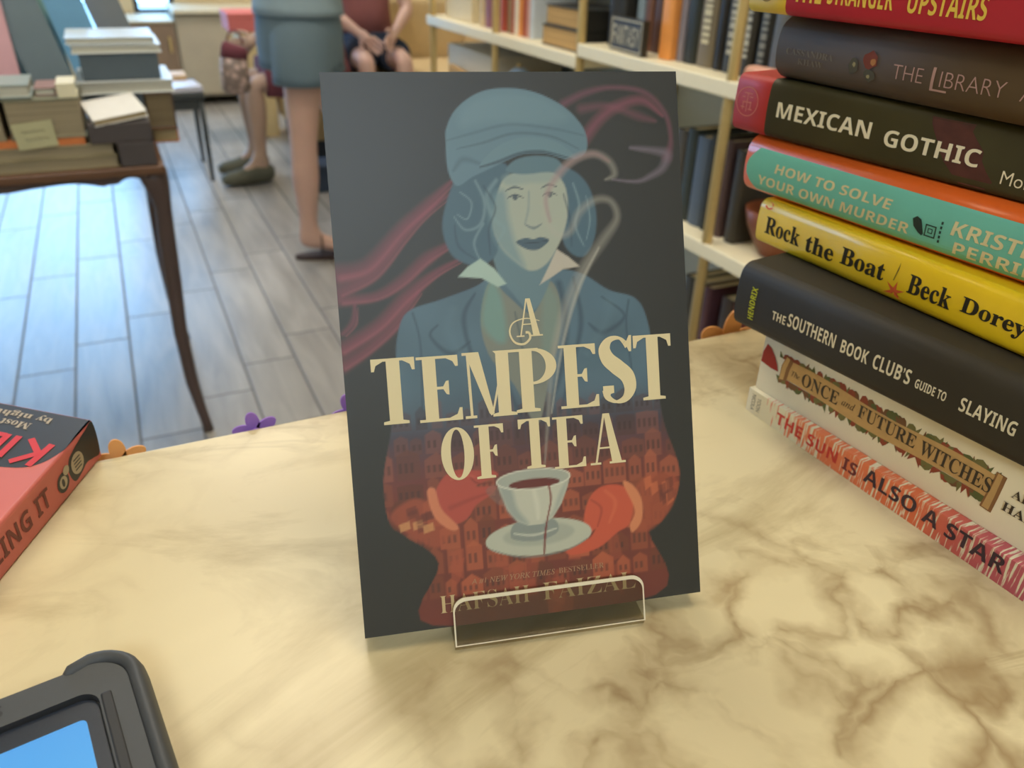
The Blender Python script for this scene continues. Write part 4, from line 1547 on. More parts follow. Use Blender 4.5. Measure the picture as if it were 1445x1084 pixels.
lx0, lx1 = -0.0346, 0.0425
mb = MB()
mb.prism(rrect(lx0, lx1, -0.0070, 0.0120, 0.005, corners=(1, 1, 0, 0)), -0.0036, -0.0010, M_acr, fn=lambda a, b, h: (a, h, b))
mb.build('lip', st)
# rim of the lip, its glint painted on as opaque cream
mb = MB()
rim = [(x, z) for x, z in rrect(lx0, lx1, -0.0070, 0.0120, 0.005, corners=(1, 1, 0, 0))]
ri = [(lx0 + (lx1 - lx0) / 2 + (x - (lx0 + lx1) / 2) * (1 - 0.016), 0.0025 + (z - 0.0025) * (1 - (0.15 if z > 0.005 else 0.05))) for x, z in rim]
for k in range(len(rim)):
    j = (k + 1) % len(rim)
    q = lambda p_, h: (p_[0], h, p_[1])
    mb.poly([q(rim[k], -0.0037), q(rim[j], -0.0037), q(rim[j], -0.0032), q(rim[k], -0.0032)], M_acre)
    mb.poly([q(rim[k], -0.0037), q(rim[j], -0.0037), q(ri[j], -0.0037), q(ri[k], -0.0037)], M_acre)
tag(mb.build('rim', st), label='edge of the clear lip with a painted glint')
mb = MB()
mb.prism(rrect(lx0, lx1, 0.0, 0.10, 0.006), 0.0, 0.0022, M_acr, fn=lambda a, b, h: (a, BT / 1000 + 0.0003 + h, b))
mb.build('back_rest', st)
ct_, st_ = math.cos(BK_TILT), math.sin(BK_TILT)


def flat(x, yb, z):      # a point given horizontally behind / above the origin -> stand local frame
    return (x, yb * ct_ - z * st_, yb * st_ + z * ct_)


mb = MB()
mb.prism([(lx0, -0.0055), (lx1, -0.0055), (lx1, 0.075), (lx0, 0.075)], -0.0072, -0.0052, M_acr, fn=lambda a, b, h: flat(a, b, h))
mb.build('base', st)
mb = MB()
mb.prism([(0.07, -0.0052), (0.0725, -0.0052), (0.0585, 0.085), (0.056, 0.085)], lx0 + 0.02, lx1 - 0.02, M_acr, fn=lambda a, b, h: flat(h, a, b))
mb.build('rear_leg', st)

# ------------------------------------------------------------------ red book lying on the left
RB = (-0.0425, 0.3935, CZ)
RL, RT_, RD = 0.198, 0.0225, 0.128
ryaw = math.atan2(0.31262 - 0.39390, -0.08260 + 0.04275)   # spine runs towards the viewer from its far corner
t, fn = lying_book('red paperback with a black upper cover lying upside down at the left edge', None, RB, ryaw + 0.0, RL, RT_, RD,
                   pm('coral red cover', rgb(204, 108, 100), 0.45), round_=0.0015, board=0.0008)
# its cover lies towards -x: mirror the depth direction
for ch in t.children:
    for v in ch.data.vertices:
        v.co.y = -v.co.y
    ch.data.flip_normals()


def fr(u, v, e=0.00025):
    return (u / 1000, e, v / 1000)


def ft(u, w, e=0.00025):     # top cover: u along the spine, w inwards from the spine
    return (u / 1000, -w / 1000, RT_ + e)


l = MB()
bk = pm('charcoal printed ink', rgb(48, 46, 46), 0.4)
# black field with a curved lower boundary
bnd = catmull([(0.4, 0.9), (8, 1.6), (15.3, 1.3), (22, 0.6), (27.5, 0.9), (37.2, 4.4), (43.7, 10.9), (46.9, 22.3), (48, 34), (46, 60), (44, 90), (44, 127)], 6, closed=False)
for k in range(len(bnd) - 1):
    (a, w), (a2, w_2) = bnd[k], bnd[k + 1]
    l.poly([ft(0.3, w, .0001), ft(a, w, .0001), ft(a2, w_2, .0001), ft(0.3, w_2, .0001)], bk)
l.build('cover_picture', t)
l = MB()
rdi = pm('bright red ink', rgb(204, 42, 40), 0.4)
ecount = [0]
ftr = lambda a, b: ft(a, b, .0003 + .00002 * ecount[0])


def bar(p, q, w):
    (a, b), (c_, d) = p, q
    dx, dy = c_ - a, d - b
    L_ = math.hypot(dx, dy)
    ecount[0] += 1
    nx, ny = -dy / L_ * w / 2, dx / L_ * w / 2
    l.poly([ftr(a + nx, b + ny), ftr(c_ + nx, d + ny), ftr(c_ - nx, d - ny), ftr(a - nx, b - ny)], rdi)


bar((24.5, 8.0), (42.7, 10.2), 3.6)     # K
bar((32.5, 10.5), (42.4, 20.4), 3.4)
bar((33.0, 10.5), (23.3, 20.5), 3.4)
bar((23.2, 27.1), (40.6, 27.4), 3.6)     # I
for o_ in (0, 1):                        # LL
    bar((23.2, 33.0 + 13 * o_), (41.0, 33.4 + 13 * o_), 3.6)
    bar((24.4, 34.0 + 13 * o_), (24.6, 42.0 + 13 * o_), 3.2)
bar((23.2, 59.0), (41.0, 59.4), 3.6)     # I
bar((23.2, 66.0), (41.0, 66.4), 3.6)     # N
bar((23.2, 77.0), (41.0, 77.4), 3.6)
bar((41.0, 66.0), (23.2, 77.0), 3.4)
l.build('title_lettering', t)
l = MB()
gi = pm('warm grey ink', rgb(176, 160, 136), 0.45)


def ftxt(s, w0, w1, a0, a1):
    put_text(l, s, w0, w1, a0, a1, gi, lambda w, a: ft(a, w, .0003), 0.005)


ftxt(serif('Most'), 27, 44, 11.8, 17.2)
ftxt(serif('by night the'), 19, 66, 3.4, 9.8)
l.build('blurb_lettering', t)
l = MB()
di = pm('dark maroon ink', rgb(112, 50, 46), 0.45)
put_text(l, bold('KILLING IT'), 110.0, 46.5, 6.6, 16.4, di, lambda a, b: fr(a, b), 0.0)
l.build('spine_lettering', t)
l = MB()
pts = catmull([(0.3, 21.8), (8, 21.5), (16, 20.0), (21, 18.6), (26, 16.5), (28.5, 11), (26, 4.0), (20, 4.0), (13, 6.0), (7, 4.6), (0.3, 4.4)], 5)
cen = np.array([16, 12.5])
for k in range(len(pts)):
    l.poly([fr(*cen, .0001), fr(*pts[k], .0001), fr(*pts[(k + 1) % len(pts)], .0001)], bk)
l.build('spine_patch', t)
l = MB()


def oval(cx_, cz_, rx, rz, mm, e):
    P = [fr(cx_ + rx * math.cos(k / 18 * 6.283), cz_ + rz * math.sin(k / 18 * 6.283), e) for k in range(18)]
    for k in range(18):
        l.poly([fr(cx_, cz_, e), P[k], P[(k + 1) % 18]], mm)


oval(20.5, 11.2, 5.6, 5.6, gi, .0003)
oval(34.5, 9.6, 5.0, 5.0, bk, .0002)
oval(34.5, 9.6, 3.2, 3.2, gi, .0003)
oval(34.8, 9.6, 1.2, 2.2, bk, .0004)
oval(30.4, 13.8, 2.6, 2.4, gi, .00035)
for k in range(4):
    l.poly([fr(17.5, 8.2 + k * 1.8, .0004), fr(23.5, 8.2 + k * 1.8, .0004), fr(23.5, 8.9 + k * 1.8, .0004), fr(17.5, 8.9 + k * 1.8, .0004)], bk)
l.build('publisher_mark', t)

# the copy has slumped: its covers are skewed against the spine
for ch in t.children:
    for v in ch.data.vertices:
        v.co.x += 0.25 * v.co.y

# ------------------------------------------------------------------ tablet in a rugged case
M_case = pm('charcoal rubber', rgb(68, 70, 73), 0.55, var=0.05, scale=400)
M_caseb = pm('dark rubber', rgb(48, 48, 50), 0.6, var=0.05)
tb = thing('tablet', 'tablet with a glowing blue screen in a charcoal bumper case', 'tablet', (-0.0345, 0.2365, CZ), R(8.5))
TW, TH_, TZ = 0.20, 0.135, 0.0165
mb = MB()                                   # case: frame with rounded corners around the glass; origin at its top right corner
out = rrect(-TW, -0.0012, -TH_, -0.0012, 0.012, 8)
mb.prism(out, 0.0, TZ - 0.003, M_case)
inn = rrect(-TW + 0.013, -0.0115, -TH_ + 0.013, -0.0135, 0.006, 8)
Ao = [mb.bm.verts.new((a, b, TZ - 0.003)) for a, b in out]
Bo = [mb.bm.verts.new((a * 0.997 - 0.0003, b * 0.997 - 0.0002, TZ)) for a, b in out]
Bi = [mb.bm.verts.new((a, b, TZ)) for a, b in inn]
Ci = [mb.bm.verts.new((a, b, TZ - 0.0028)) for a, b in inn]
n = len(out)
for k in range(n):
    j = (k + 1) % n
    mb.face([Ao[k], Ao[j], Bo[j], Bo[k]], M_case)
    mb.face([Bo[k], Bo[j], Bi[j], Bi[k]], M_case)
    mb.face([Bi[k], Bi[j], Ci[j], Ci[k]], M_caseb)
mb.build('case', tb)


def bumper(path, w, h0, h1):
    """raised rounded lip along a path of (x, y)"""
    m_ = MB()
    m_.tube([(a, b, (h0 + h1) / 2) for a, b in path], [(w, (h1 - h0) / 2)] * len(path), M_case, n=12)
    return m_


arc = [(-0.0215, -0.0022), (-0.018, -0.0008)] + [(-0.0115 + 0.0125 * math.cos(R(90 - k * 11.25)), -0.0115 + 0.0125 * math.sin(R(90 - k * 11.25))) for k in range(9)] + [(0.0010, -0.03), (0.0010, -0.07), (0.0010, -0.11)]
m_ = MB()
rr_ = [0.0022] + [0.0036] * (len(arc) - 2) + [0.0036]
m_.tube([(a, b, TZ - 0.0075) for a, b in arc], [(r_, 0.0095) if k else (r_, 0.006) for k, r_ in enumerate(rr_)], M_case, n=14)
m_.build('corner_bumper', tb)
mb = MB()
mb.box(-0.0108, -0.0075, -TH_ + 0.014, -0.017, TZ - 0.001, TZ + 0.0009, M_caseb, bev=0.0006)
mb.build('side_ridge', tb)
mb = MB()
mb.prism(rrect(-TW + 0.0135, -0.0122, -TH_ + 0.0135, -0.0140, 0.0055, 8), TZ - 0.006, TZ - 0.0022, pm('black bezel glass', rgb(44, 50, 62), 0.25, spec=0.7, var=0.1, scale=900))
mb.build('bezel', tb)
scm = bpy.data.materials.new('blue screen glow')
scm.use_nodes = True
nt = scm.node_tree
b = nt.nodes['Principled BSDF']
b.inputs['Base Color'].default_value = (0.01, 0.01, 0.01, 1)
b.inputs['Roughness'].default_value = 0.2
tc = nt.nodes.new('ShaderNodeTexCoord')
sx = nt.nodes.new('ShaderNodeSeparateXYZ')
nt.links.new(tc.outputs['Object'], sx.inputs[0])
mr = nt.nodes.new('ShaderNodeMapRange')
mr.inputs['From Min'].default_value = -0.07
mr.inputs['From Max'].default_value = -0.02
nt.links.new(sx.outputs[1], mr.inputs['Value'])
cr_ = nt.nodes.new('ShaderNodeValToRGB')
cr_.color_ramp.elements[0].color = rgb(98, 186, 244)
cr_.color_ramp.elements[1].color = rgb(88, 170, 238)
nt.links.new(mr.outputs[0], cr_.inputs['Fac'])
nt.links.new(cr_.outputs['Color'], b.inputs['Emission Color'])
b.inputs['Emission Strength'].default_value = 0.95
mb = MB()
mb.prism(rrect(-TW + 0.022, -0.0165, -TH_ + 0.022, -0.0225, 0.002, 5), TZ - 0.0035, TZ - 0.0019, scm)
mb.build('screen', tb)
mb = MB()
put_text(mb, bold('IS'), -0.0445, -0.0385, -0.0095, -0.0045, M_caseb, lambda a, b_: (a, b_, TZ + 0.0002), 0.0)
mb.build('embossed_lettering', tb)

# ------------------------------------------------------------------ bookshelf along the right wall
M_gold = pm('brushed gold metal', rgb(206, 180, 122), 0.45, metal=0.3, var=0.08)
M_board = pm('pale shelf board', rgb(244, 234, 204), 0.45, var=0.03)
M_back = pm('grey blue back panel', rgb(192, 200, 202), 0.7, var=0.04)
SX = 1.09
sh = thing('bookshelf', 'pale bookshelf with gold posts along the right wall', 'bookshelf', (SX, 0, 0))
POSTS = (0.74, 1.30, 1.90, 2.43, 2.99)
for y in POSTS:
    mb = MB()
    mb.tube([(0, y, 0), (0, y, 2.0)], 0.0115, M_gold, n=14)
    mb.build('post', sh)
    mb = MB()
    mb.tube([(0.30, y, 0), (0.30, y, 2.0)], 0.0115, M_gold, n=12)
    mb.build('post', sh)
for (y0, y1, zs) in ((0.70, 1.90, (0.24, 0.575, 0.905, 1.24, 1.6)), (1.90, 3.03, (0.20, 0.53, 0.875, 1.22, 1.6))):
    for z in zs:
        mb = MB()
        mb.box(-0.012, 0.312, y0, y1 - 0.002, z - 0.032, z, M_board, bev=0.003)
        mb.build('shelf_board', sh)
mb = MB()
mb.box(0.3125, 0.318, 0.70, 3.03, 0.1, 2.0, M_back)
mb.build('back_panel', sh)

ORD = ['first', 'second', 'third', 'fourth', 'fifth', 'sixth', 'seventh', 'eighth', 'ninth', 'tenth', 'eleventh', 'twelfth']
M_shpage = pm('shelf book pages', rgb(214, 200, 166), 0.8)


def shelf_book(y0, y1, z, h, color, label, group, x=SX + 0.035, depth=0.14, lean=0.0, letters=None, rough=0.5):
    """an upright book, spine towards -x"""
    t = thing('book', label, 'book', (x, (y0 + y1) / 2, z + 0.0008), 0, group)
    if lean:
        t.rotation_euler = (lean, 0, 0)
    w = (y1 - y0) / 2 - 0.0006
    m_ = pm('book cover %d %d %d' % color, rgb(*color), rough, var=0.12, scale=30)
    c = MB()
    prof = []
    for k in range(9):                     # rounded spine
        a = math.pi * k / 8
        prof.append((0.004 - 0.006 * math.sin(a), -w * math.cos(a)))
    prof = [(depth, -w)] + prof + [(depth, w), (depth, w - 0.002), (0.006, w - 0.002), (0.006, -w + 0.002), (depth, -w + 0.002)]
    c.prism(prof, 0, h, m_)
    c.build('cover', t)
    p = MB()
    p.box(0.0065, depth - 0.003, -w + 0.0022, w - 0.0022, 0.002, h - 0.003, M_shpage)
    p.build('page_block', t)
    if letters:
        l_ = MB()
        lm = pm('spine lettering %d %d %d' % letters, rgb(*letters), 0.5)
        rr = rnd(int(y0 * 1000))
        zz = 0.03 + rr.random() * 0.02
        while zz < h - 0.06:
            hh = rr.uniform(0.005, 0.012)
            l_.box(-0.0024, -0.0018, -w * 0.45, w * 0.45, zz, zz + hh, lm)
            zz += hh + rr.uniform(0.003, 0.006)
        l_.build('spine_ornament', t)
    return t


UP = 'upright books on the upper bookshelf board beside the front gold post'
zA = 0.905
row = [  # y0, y1, height, colour, words, lettering
    (1.190, 1.228, .215, (62, 50, 42), 'dark brown', None), (1.230, 1.266, .225, (104, 106, 108), 'grey', None), (1.268, 1.304, .22, (46, 44, 40), 'black', (150, 146, 130)),
    (1.316, 1.352, .23, (60, 56, 48), 'charcoal', (190, 186, 168)), (1.356, 1.402, .23, (56, 54, 46), 'charcoal', (186, 180, 160)), (1.404, 1.432, .22, (38, 34, 30), 'black', None),
    (1.436, 1.490, .215, (120, 108, 86), 'tan and cream', (206, 196, 160)), (1.492, 1.538, .225, (44, 46, 38), 'green black', None), (1.540, 1.563, .225, (140, 132, 142), 'lilac grey', None),
    (1.566, 1.612, .225, (236, 158, 84), 'peach orange', None), (1.622, 1.655, .20, (146, 168, 184), 'pale blue', None), (1.658, 1.700, .215, (96, 66, 54), 'red brown', None), (1.704, 1.738, .205, (126, 86, 66), 'russet', None), (1.742, 1.774, .21, (150, 170, 186), 'light blue', None)]
for i, (y0, y1, h, c_, w_, let) in enumerate(row):
    if i < 3:
        lab = '%s upright book on the upper shelf, %s right of the front gold post' % (w_, ORD[2 - i])
    elif i < 10:
        lab = '%s upright book on the upper shelf, %s left of the front gold post' % (w_, ORD[i - 3])
    else:
        lab = '%s book behind the small sign, %s left of the orange book' % (w_, ORD[i - 10])
    x = SX + 0.05 if i < 9 else (SX + 0.035 if i == 9 else SX + 0.075)
    shelf_book(y0, y1, zA, h, c_, lab, UP, x=x, letters=let)
# black bookend book and two boxed volumes lying
shelf_book(1.782, 1.86, zA, 0.13, (50, 48, 44), 'thick black book standing beside the small black sign', UP, x=SX + 0.05)


def flat_book(label, group, x0, x1, y0, y1, z0, z1, mcov, mpg, spine='x0', rz=0.0):
    """a closed book lying flat; spine along one side, page edges on the others"""
    cx_, cy_ = (x0 + x1) / 2, (y0 + y1) / 2
    t = thing('book', label, 'book', (cx_, cy_, z0 + 0.0006), rz, group)
    hx, hy, T_ = (x1 - x0) / 2, (y1 - y0) / 2, z1 - z0 - 0.0004
    b_ = min(0.003, T_ * 0.15)
    c = MB()
    c.box(-hx, hx, -hy, hy, 0, b_, mcov, bev=b_ * 0.3, seg=1)
    c.box(-hx, hx, -hy, hy, T_ - b_, T_, mcov, bev=b_ * 0.3, seg=1)
    if spine == 'x0':
        c.box(-hx, -hx + b_, -hy, hy, b_, T_ - b_, mcov)
    elif spine == 'x1':
        c.box(hx - b_, hx, -hy, hy, b_, T_ - b_, mcov)
    elif spine == 'y0':
        c.box(-hx, hx, -hy, -hy + b_, b_, T_ - b_, mcov)
    else:
        c.box(-hx, hx, hy - b_, hy, b_, T_ - b_, mcov)
    c.build('cover', t)
    p = MB()
    i_ = 0.003
    p.box(-hx + (b_ if spine == 'x0' else i_), hx - (b_ if spine == 'x1' else i_), -hy + (b_ if spine == 'y0' else i_), hy - (b_ if spine == 'y1' else i_), b_, T_ - b_, mpg)
    p.build('page_block', t)
    return t


M_kraft = pages_mat('tan page edges', rgb(206, 168, 112), freq=500)
M_dk = pm('near black cover', rgb(44, 43, 40), 0.5)
flat_book('thick tan edged book lying flat on the bookshelf, lower of two', 'two thick books lying behind the gold post', SX + 0.015, SX + 0.18, 1.92, 2.15, 0.875, 0.927, M_dk, M_kraft, 'y0')
flat_book('thick tan edged book lying flat on the bookshelf, upper of two', 'two thick books lying behind the gold post', SX + 0.02, SX + 0.18, 1.915, 2.14, 0.927, 0.978, M_dk, M_kraft, 'y0')
# small section sign
sg = thing('sign', 'small black shelf sign with white frame and white lettering', 'sign', (SX + 0.012, 1.70, zA + 0.0008), R(-4))
mb = MB()
mb.box(-0.008, 0.008, -0.078, 0.078, 0, 0.075, pm('black sign board', rgb(52, 48, 40), 0.5), bev=0.001)
mb.build('board', sg)
M_sgw = pm('white sign paint', rgb(196, 184, 152), 0.5)
mb = MB()
for a, b_, c_, d in ((-.074, .074, .068, .071), (-.074, .074, .004, .007), (-.074, -.071, .007, .068), (.071, .074, .007, .068)):
    mb.box(-0.0088, -0.008, a, b_, c_, d, M_sgw)
mb.build('border', sg)
mb = MB()
for k_, ch_ in enumerate('FANTASY'):
    put_text(mb, bold(ch_), 0.064 - k_ * 0.0187, 0.064 - k_ * 0.0187 - 0.0135, 0.016, 0.058, M_sgw, lambda a, b_: (-0.0086, a, b_), 0.0)
mb.build('lettering', sg)

# bay further back: bright spines
zB = 0.875
row = [(2.245, 2.268, (200, 210, 222), 'white blue'), (2.270, 2.290, (206, 160, 150), 'pale pink'), (2.292, 2.318, (170, 84, 62), 'brick red'), (2.320, 2.345, (226, 150, 80), 'orange'),
       (2.347, 2.375, (232, 222, 208), 'white'), (2.377, 2.402, (176, 104, 78), 'terracotta'), (2.404, 2.422, (150, 130, 92), 'olive tan'),
       (2.446, 2.478, (196, 92, 72), 'coral red'), (2.480, 2.505, (232, 214, 190), 'cream'), (2.507, 2.53, (108, 100, 100), 'grey'), (2.534, 2.60, (146, 84, 84), 'maroon'), (2.604, 2.64, (212, 186, 140), 'straw')]
for i, (y0, y1, c_, w_) in enumerate(row):
    shelf_book(y0, y1, zB, 0.2 + 0.015 * math.sin(i * 2.1), c_, '%s book on the far upper shelf, %s from the lying tan books' % (w_, ORD[i]), 'bright upright books on the far half of the upper shelf')


def carton(name, label, cat, x0, x1, y0, y1, z0, z1, m_, lid=None, rz=0.0, tilt=0.0):
    cx_, cy_ = (x0 + x1) / 2, (y0 + y1) / 2
    t = thing(name, label, cat, (cx_, cy_, z0 + (0.0008 if z0 > 0 else 0)), rz)
    if tilt:
        t.rotation_euler = (tilt, 0, rz)
    hx, hy, H_ = (x1 - x0) / 2, (y1 - y0) / 2, z1 - z0
    lh = H_ * 0.28
    mb = MB()
    mb.box(-hx + .003, hx - .003, -hy + .003, hy - .003, 0, H_ - lh * 0.2, m_, bev=0.002)
    mb.build('body', t)
    mb = MB()
    mb.box(-hx, hx, -hy, hy, H_ - lh, H_, lid or m_, bev=0.003)
    mb.build('lid', t)
    return t


carton('box', 'cream cardboard box on the far end of the upper shelf', 'box', SX + 0.03, SX + 0.25, 2.70, 2.95, zB, zB + 0.16, pm('cream card', rgb(228, 212, 176), 0.7))
carton('box', 'pale storage box on the lower shelf at the far end', 'box', SX + 0.03, SX + 0.28, 2.50, 2.92, 0.53, 0.79, pm('ivory card', rgb(226, 216, 196), 0.7))
carton('box', 'kraft cardboard box lying tilted against the pale storage box', 'box', SX + 0.00, SX + 0.02, 2.55, 2.85, 0.552, 0.72, pm('kraft card', rgb(196, 158, 104), 0.8), tilt=R(4))
flat_book('dark paper folder lying on the lower shelf at the far end', None, SX + 0.02, SX + 0.24, 2.26, 2.42, 0.53, 0.70, M_dk, pm('dull pages', rgb(120, 100, 92), 0.8), 'x0')
ob = thing('ornament', 'pale blue glass ball on the lower shelf between gold posts', 'ornament', (SX + 0.05, 2.36, 0.7012))
mb = MB()
mb.lathe([(0.012, 0.0), (0.02, 0.006)] + [(0.038 * math.sin(math.pi * k / 14), 0.044 - 0.038 * math.cos(math.pi * k / 14)) for k in range(2, 14)] + [(0.006, 0.083)], pm('pale blue glazed glass', rgb(190, 214, 250), 0.12, spec=0.8))
mb.build('ball', ob)
mb = MB()
mb.lathe([(0.008, 0.080), (0.008, 0.090), (0.004, 0.094)], M_gold)
mb.build('cap', ob)
cl = thing('folded_cloth', 'folded white cloth on the lower shelf behind the gold post', 'cloth', (SX + 0.14, 2.08, 0.5308))
mb = MB()
for k in range(5):
    mb.box(-0.12 + 0.006 * k, 0.11, -0.15 + 0.008 * (k % 2), 0.14, k * 0.046, k * 0.046 + 0.044, pm('white cotton', rgb(214, 216, 214), 0.9, bump=0.3, scale=300), bev=0.018, seg=4)
mb.build('cloth_layers', cl)

# lower board near the front post
zL = 0.575
row = [(1.268, 1.298, (70, 64, 54), 'dark olive'), (1.314, 1.338, (88, 66, 62), 'plum brown'), (1.340, 1.362, (100, 96, 90), 'grey'), (1.364, 1.384, (44, 48, 48), 'black'), (1.386, 1.432, (86, 98, 114), 'slate blue'), (1.434, 1.47, (54, 60, 56), 'dark green'), (1.472, 1.51, (84, 78, 70), 'taupe')]
for i, (y0, y1, c_, w_) in enumerate(row):
    lab = '%s book on the middle shelf right of the front gold post' % w_ if i == 0 else '%s book on the middle shelf, %s left of the front gold post' % (w_, ORD[i - 1])
    shelf_book(y0, y1, zL, 0.205 if i % 2 else 0.195, c_, lab, 'dark books on the middle shelf by the front gold post', x=SX + 0.04)
row = [(1.20, 1.24, (110, 50, 46), 'dark red'), (1.244, 1.28, (74, 62, 56), 'brown'), (1.318, 1.345, (94, 60, 66), 'mauve'), (1.348, 1.385, (150, 144, 132), 'pale grey'), (1.388, 1.42, (84, 84, 82), 'grey')]
for i, (y0, y1, c_, w_) in enumerate(row):
    shelf_book(y0, y1, 0.24, 0.21, c_, '%s book on the bottom shelf near the counter, %s from the right' % (w_, ORD[i]), 'books on the bottom shelf near the counter', x=SX + 0.05)
# wooden bowl and a pink cloth
bw = thing('bowl', 'reddish brown wooden bowl on the middle shelf beside the stack', 'bowl', (SX + 0.085, 1.185, zL + 0.0008))
mb = MB()
mb.lathe([(0.030, 0), (0.034, 0.006), (0.050, 0.03), (0.066, 0.062), (0.074, 0.095), (0.070, 0.097), (0.060, 0.064), (0.044, 0.034), (0.004, 0.014)], pm('reddish brown wood', rgb(128, 70, 42), 0.4, var=0.3, scale=26))
mb.build('body', bw)
pk_ = thing('pouch', 'pale pink pouch lying in front of the upper shelf books', 'pouch', (SX + 0.024, 1.238, zA + 0.0008))
mb = MB()
mb.box(-0.018, 0.018, -0.045, 0.045, 0, 0.030, pm('pink felt', rgb(226, 176, 158), 0.9), bev=0.011, seg=4)
mb.build('body', pk_)

# ------------------------------------------------------------------ display table on the left
M_dwood = pm('dark stained wood', rgb(84, 68, 66), 0.42, var=0.2, scale=9, spec=0.5)
M_lwood = pm('brown wood edge', rgb(104, 74, 54), 0.4, var=0.2, scale=9)
TY0, TY1, TX0, TX1, TZT = 1.85, 2.50, -0.80, 0.062, 0.692
dt = thing('display_table', 'dark wooden display table with a scalloped apron covered in books', 'table', (0, 0, 0))
mb = MB()
mb.box(TX0, TX1, TY0, TY1, TZT - 0.02, TZT, M_lwood, bev=0.005)
mb.build('tabletop', dt)
bot_ = catmull([(TX0 + 0.06, 0.655), (-0.60, 0.640), (-0.45, 0.655), (-0.36, 0.662), (-0.29, 0.656), (-0.24, 0.655), (-0.19, 0.660), (-0.125, 0.6635), (-0.09, 0.659), (-0.065, 0.653), (-0.052, 0.6555), (-0.035, 0.656), (-0.022, 0.664), (-0.008, 0.667), (0.006, 0.664), (0.018, 0.652)], 5, closed=False)
ap = [tuple(p_) for p_ in bot_] + [(0.05, 0.650), (0.05, TZT - 0.02), (TX0 + 0.02, TZT - 0.02), (TX0 + 0.02, 0.65)]
mb = MB()
mb.prism(ap, TY0 + 0.014, TY0 + 0.032, M_dwood, fn=lambda a, b_, h: (a, h, b_))
mb.build('apron', dt)
mb = MB()
mb.prism([(TY0 + 0.04, 0.645), (TY1 - 0.04, 0.645), (TY1 - 0.04, TZT - 0.02), (TY0 + 0.04, TZT - 0.02)], 0.030, 0.046, M_dwood, fn=lambda a, b_, h: (h, a, b_))
mb.build('apron', dt)
for sx_, yy, sg_ in ((0, TY0 + 0.04, 1), (0, TY1 - 0.04, 1), (1, TY0 + 0.04, -1), (1, TY1 - 0.04, -1)):
    mb = MB()
    pth, rad = [], []
    for x, z, r_ in ((0.036, 0.672, .030), (0.038, 0.655, .029), (0.042, 0.63, .024), (0.0445, 0.59, .0175), (0.040, 0.52, .0185), (0.0355, 0.41, .0180), (0.0300, 0.285, .0158), (0.0345, 0.145, .0150), (0.044, 0.06, .0125), (0.0500, 0.02, .0115), (0.0510, 0.0, .0135)):
        xx = x if sx_ == 0 else TX0 + TX1 - x
        pth.append((xx, yy, z))
        rad.append(r_)
    mb.tube(pth, rad, M_dwood, n=16)
    mb.build('leg', dt)

TB = 'books piled on the dark display table'
P1 = pages_mat('greyish page edges', rgb(164, 152, 128), freq=700)
P2 = pages_mat('warm page edges', rgb(186, 168, 132), freq=700)
P3 = pages_mat('pale page edges', rgb(216, 216, 206), freq=700)
c_or = pm('orange cover', rgb(206, 122, 70), 0.5)
c_gr = pm('grey green cover', rgb(120, 122, 104), 0.5)
c_wh = pm('pale cover', rgb(214, 222, 226), 0.35)
c_sl = pm('slate cover', rgb(92, 106, 118), 0.45)
c_br = pm('umber cover', rgb(92, 70, 60), 0.5)
c_tn = pm('khaki cover', rgb(150, 140, 112), 0.5)
c_bk = pm('dark brown cover', rgb(78, 72, 74), 0.5)
z = TZT
flat_book('wide beige edged book lying at the table front, bottom of its pile', TB, -0.34, -0.024, 1.862, 2.08, z, z + .025, c_tn, P1, 'y1')
flat_book('wide beige edged book lying second in the front pile of the table', TB, -0.345, -0.028, 1.864, 2.08, z + .025, z + .049, c_tn, P1, 'y1')
flat_book('orange covered book under the cream edged books', TB, -0.235, -0.078, 1.866, 2.06, z + .049, z + .064, c_or, pm('orange tinted pages', rgb(196, 132, 92), 0.7), 'y0')
flat_book('orange covered book at the left edge of the table pile', TB, -0.42, -0.242, 1.868, 2.06, z + .049, z + .064, c_or, P2, 'y0')
flat_book('thick cream edged book standing out left of the card sign', TB, -0.40, -0.214, 1.866, 2.04, z + .064, z + .142, c_gr, P1, 'y1')
flat_book('thick cream edged book right behind the handwritten card', TB, -0.208, -0.072, 1.866, 2.04, z + .064, z + .140, c_gr, P1, 'y1')
flat_book('thin pale book lying on the cream edged books', TB, -0.33, -0.155, 1.872, 2.0, z + .142, z + .168, pm('dusty blue cover', rgb(150, 166, 170), 0.4), P3, 'y1')
flat_book('small white paperback on the cream edged books', TB, -0.150, -0.112, 1.90, 2.0, z + .140, z + .156, pm('mauve cover', rgb(150, 120, 120), 0.5), P3, 'y1')
flat_book('small yellowish white book at the end of the cream pile', TB, -0.108, -0.074, 1.868, 1.96, z + .140, z + .168, pm('ivory cover', rgb(232, 226, 200), 0.4), pm('ivory page edges', rgb(236, 228, 200), 0.7), 'y0')
# card sign leaning in front
cs = thing('card_sign', 'pale green handwritten card leaning on the beige edged books', 'sign', (-0.162, 1.8625, z + .049), 0)
cs.rotation_euler = (R(-6), R(-5), 0)
mb = MB()
mb.box(-0.036, 0.036, -0.0032, -0.0022, 0, 0.050, pm('pale green card', rgb(176, 174, 140), 0.7))
mb.build('card', cs)
mb = MB()
for zz, x0 in ((0.033, -0.022), (0.018, -0.020)):
    pts = [(x0 + k * 0.0022, -0.0034, zz + 0.004 * math.sin(k * 1.9) * (0.6 + 0.4 * math.sin(k * .7))) for k in range(20)]
    mb.tube(pts, 0.0005, pm('brown pen ink', rgb(112, 104, 88), 0.6), n=5)
mb.build('handwriting', cs)
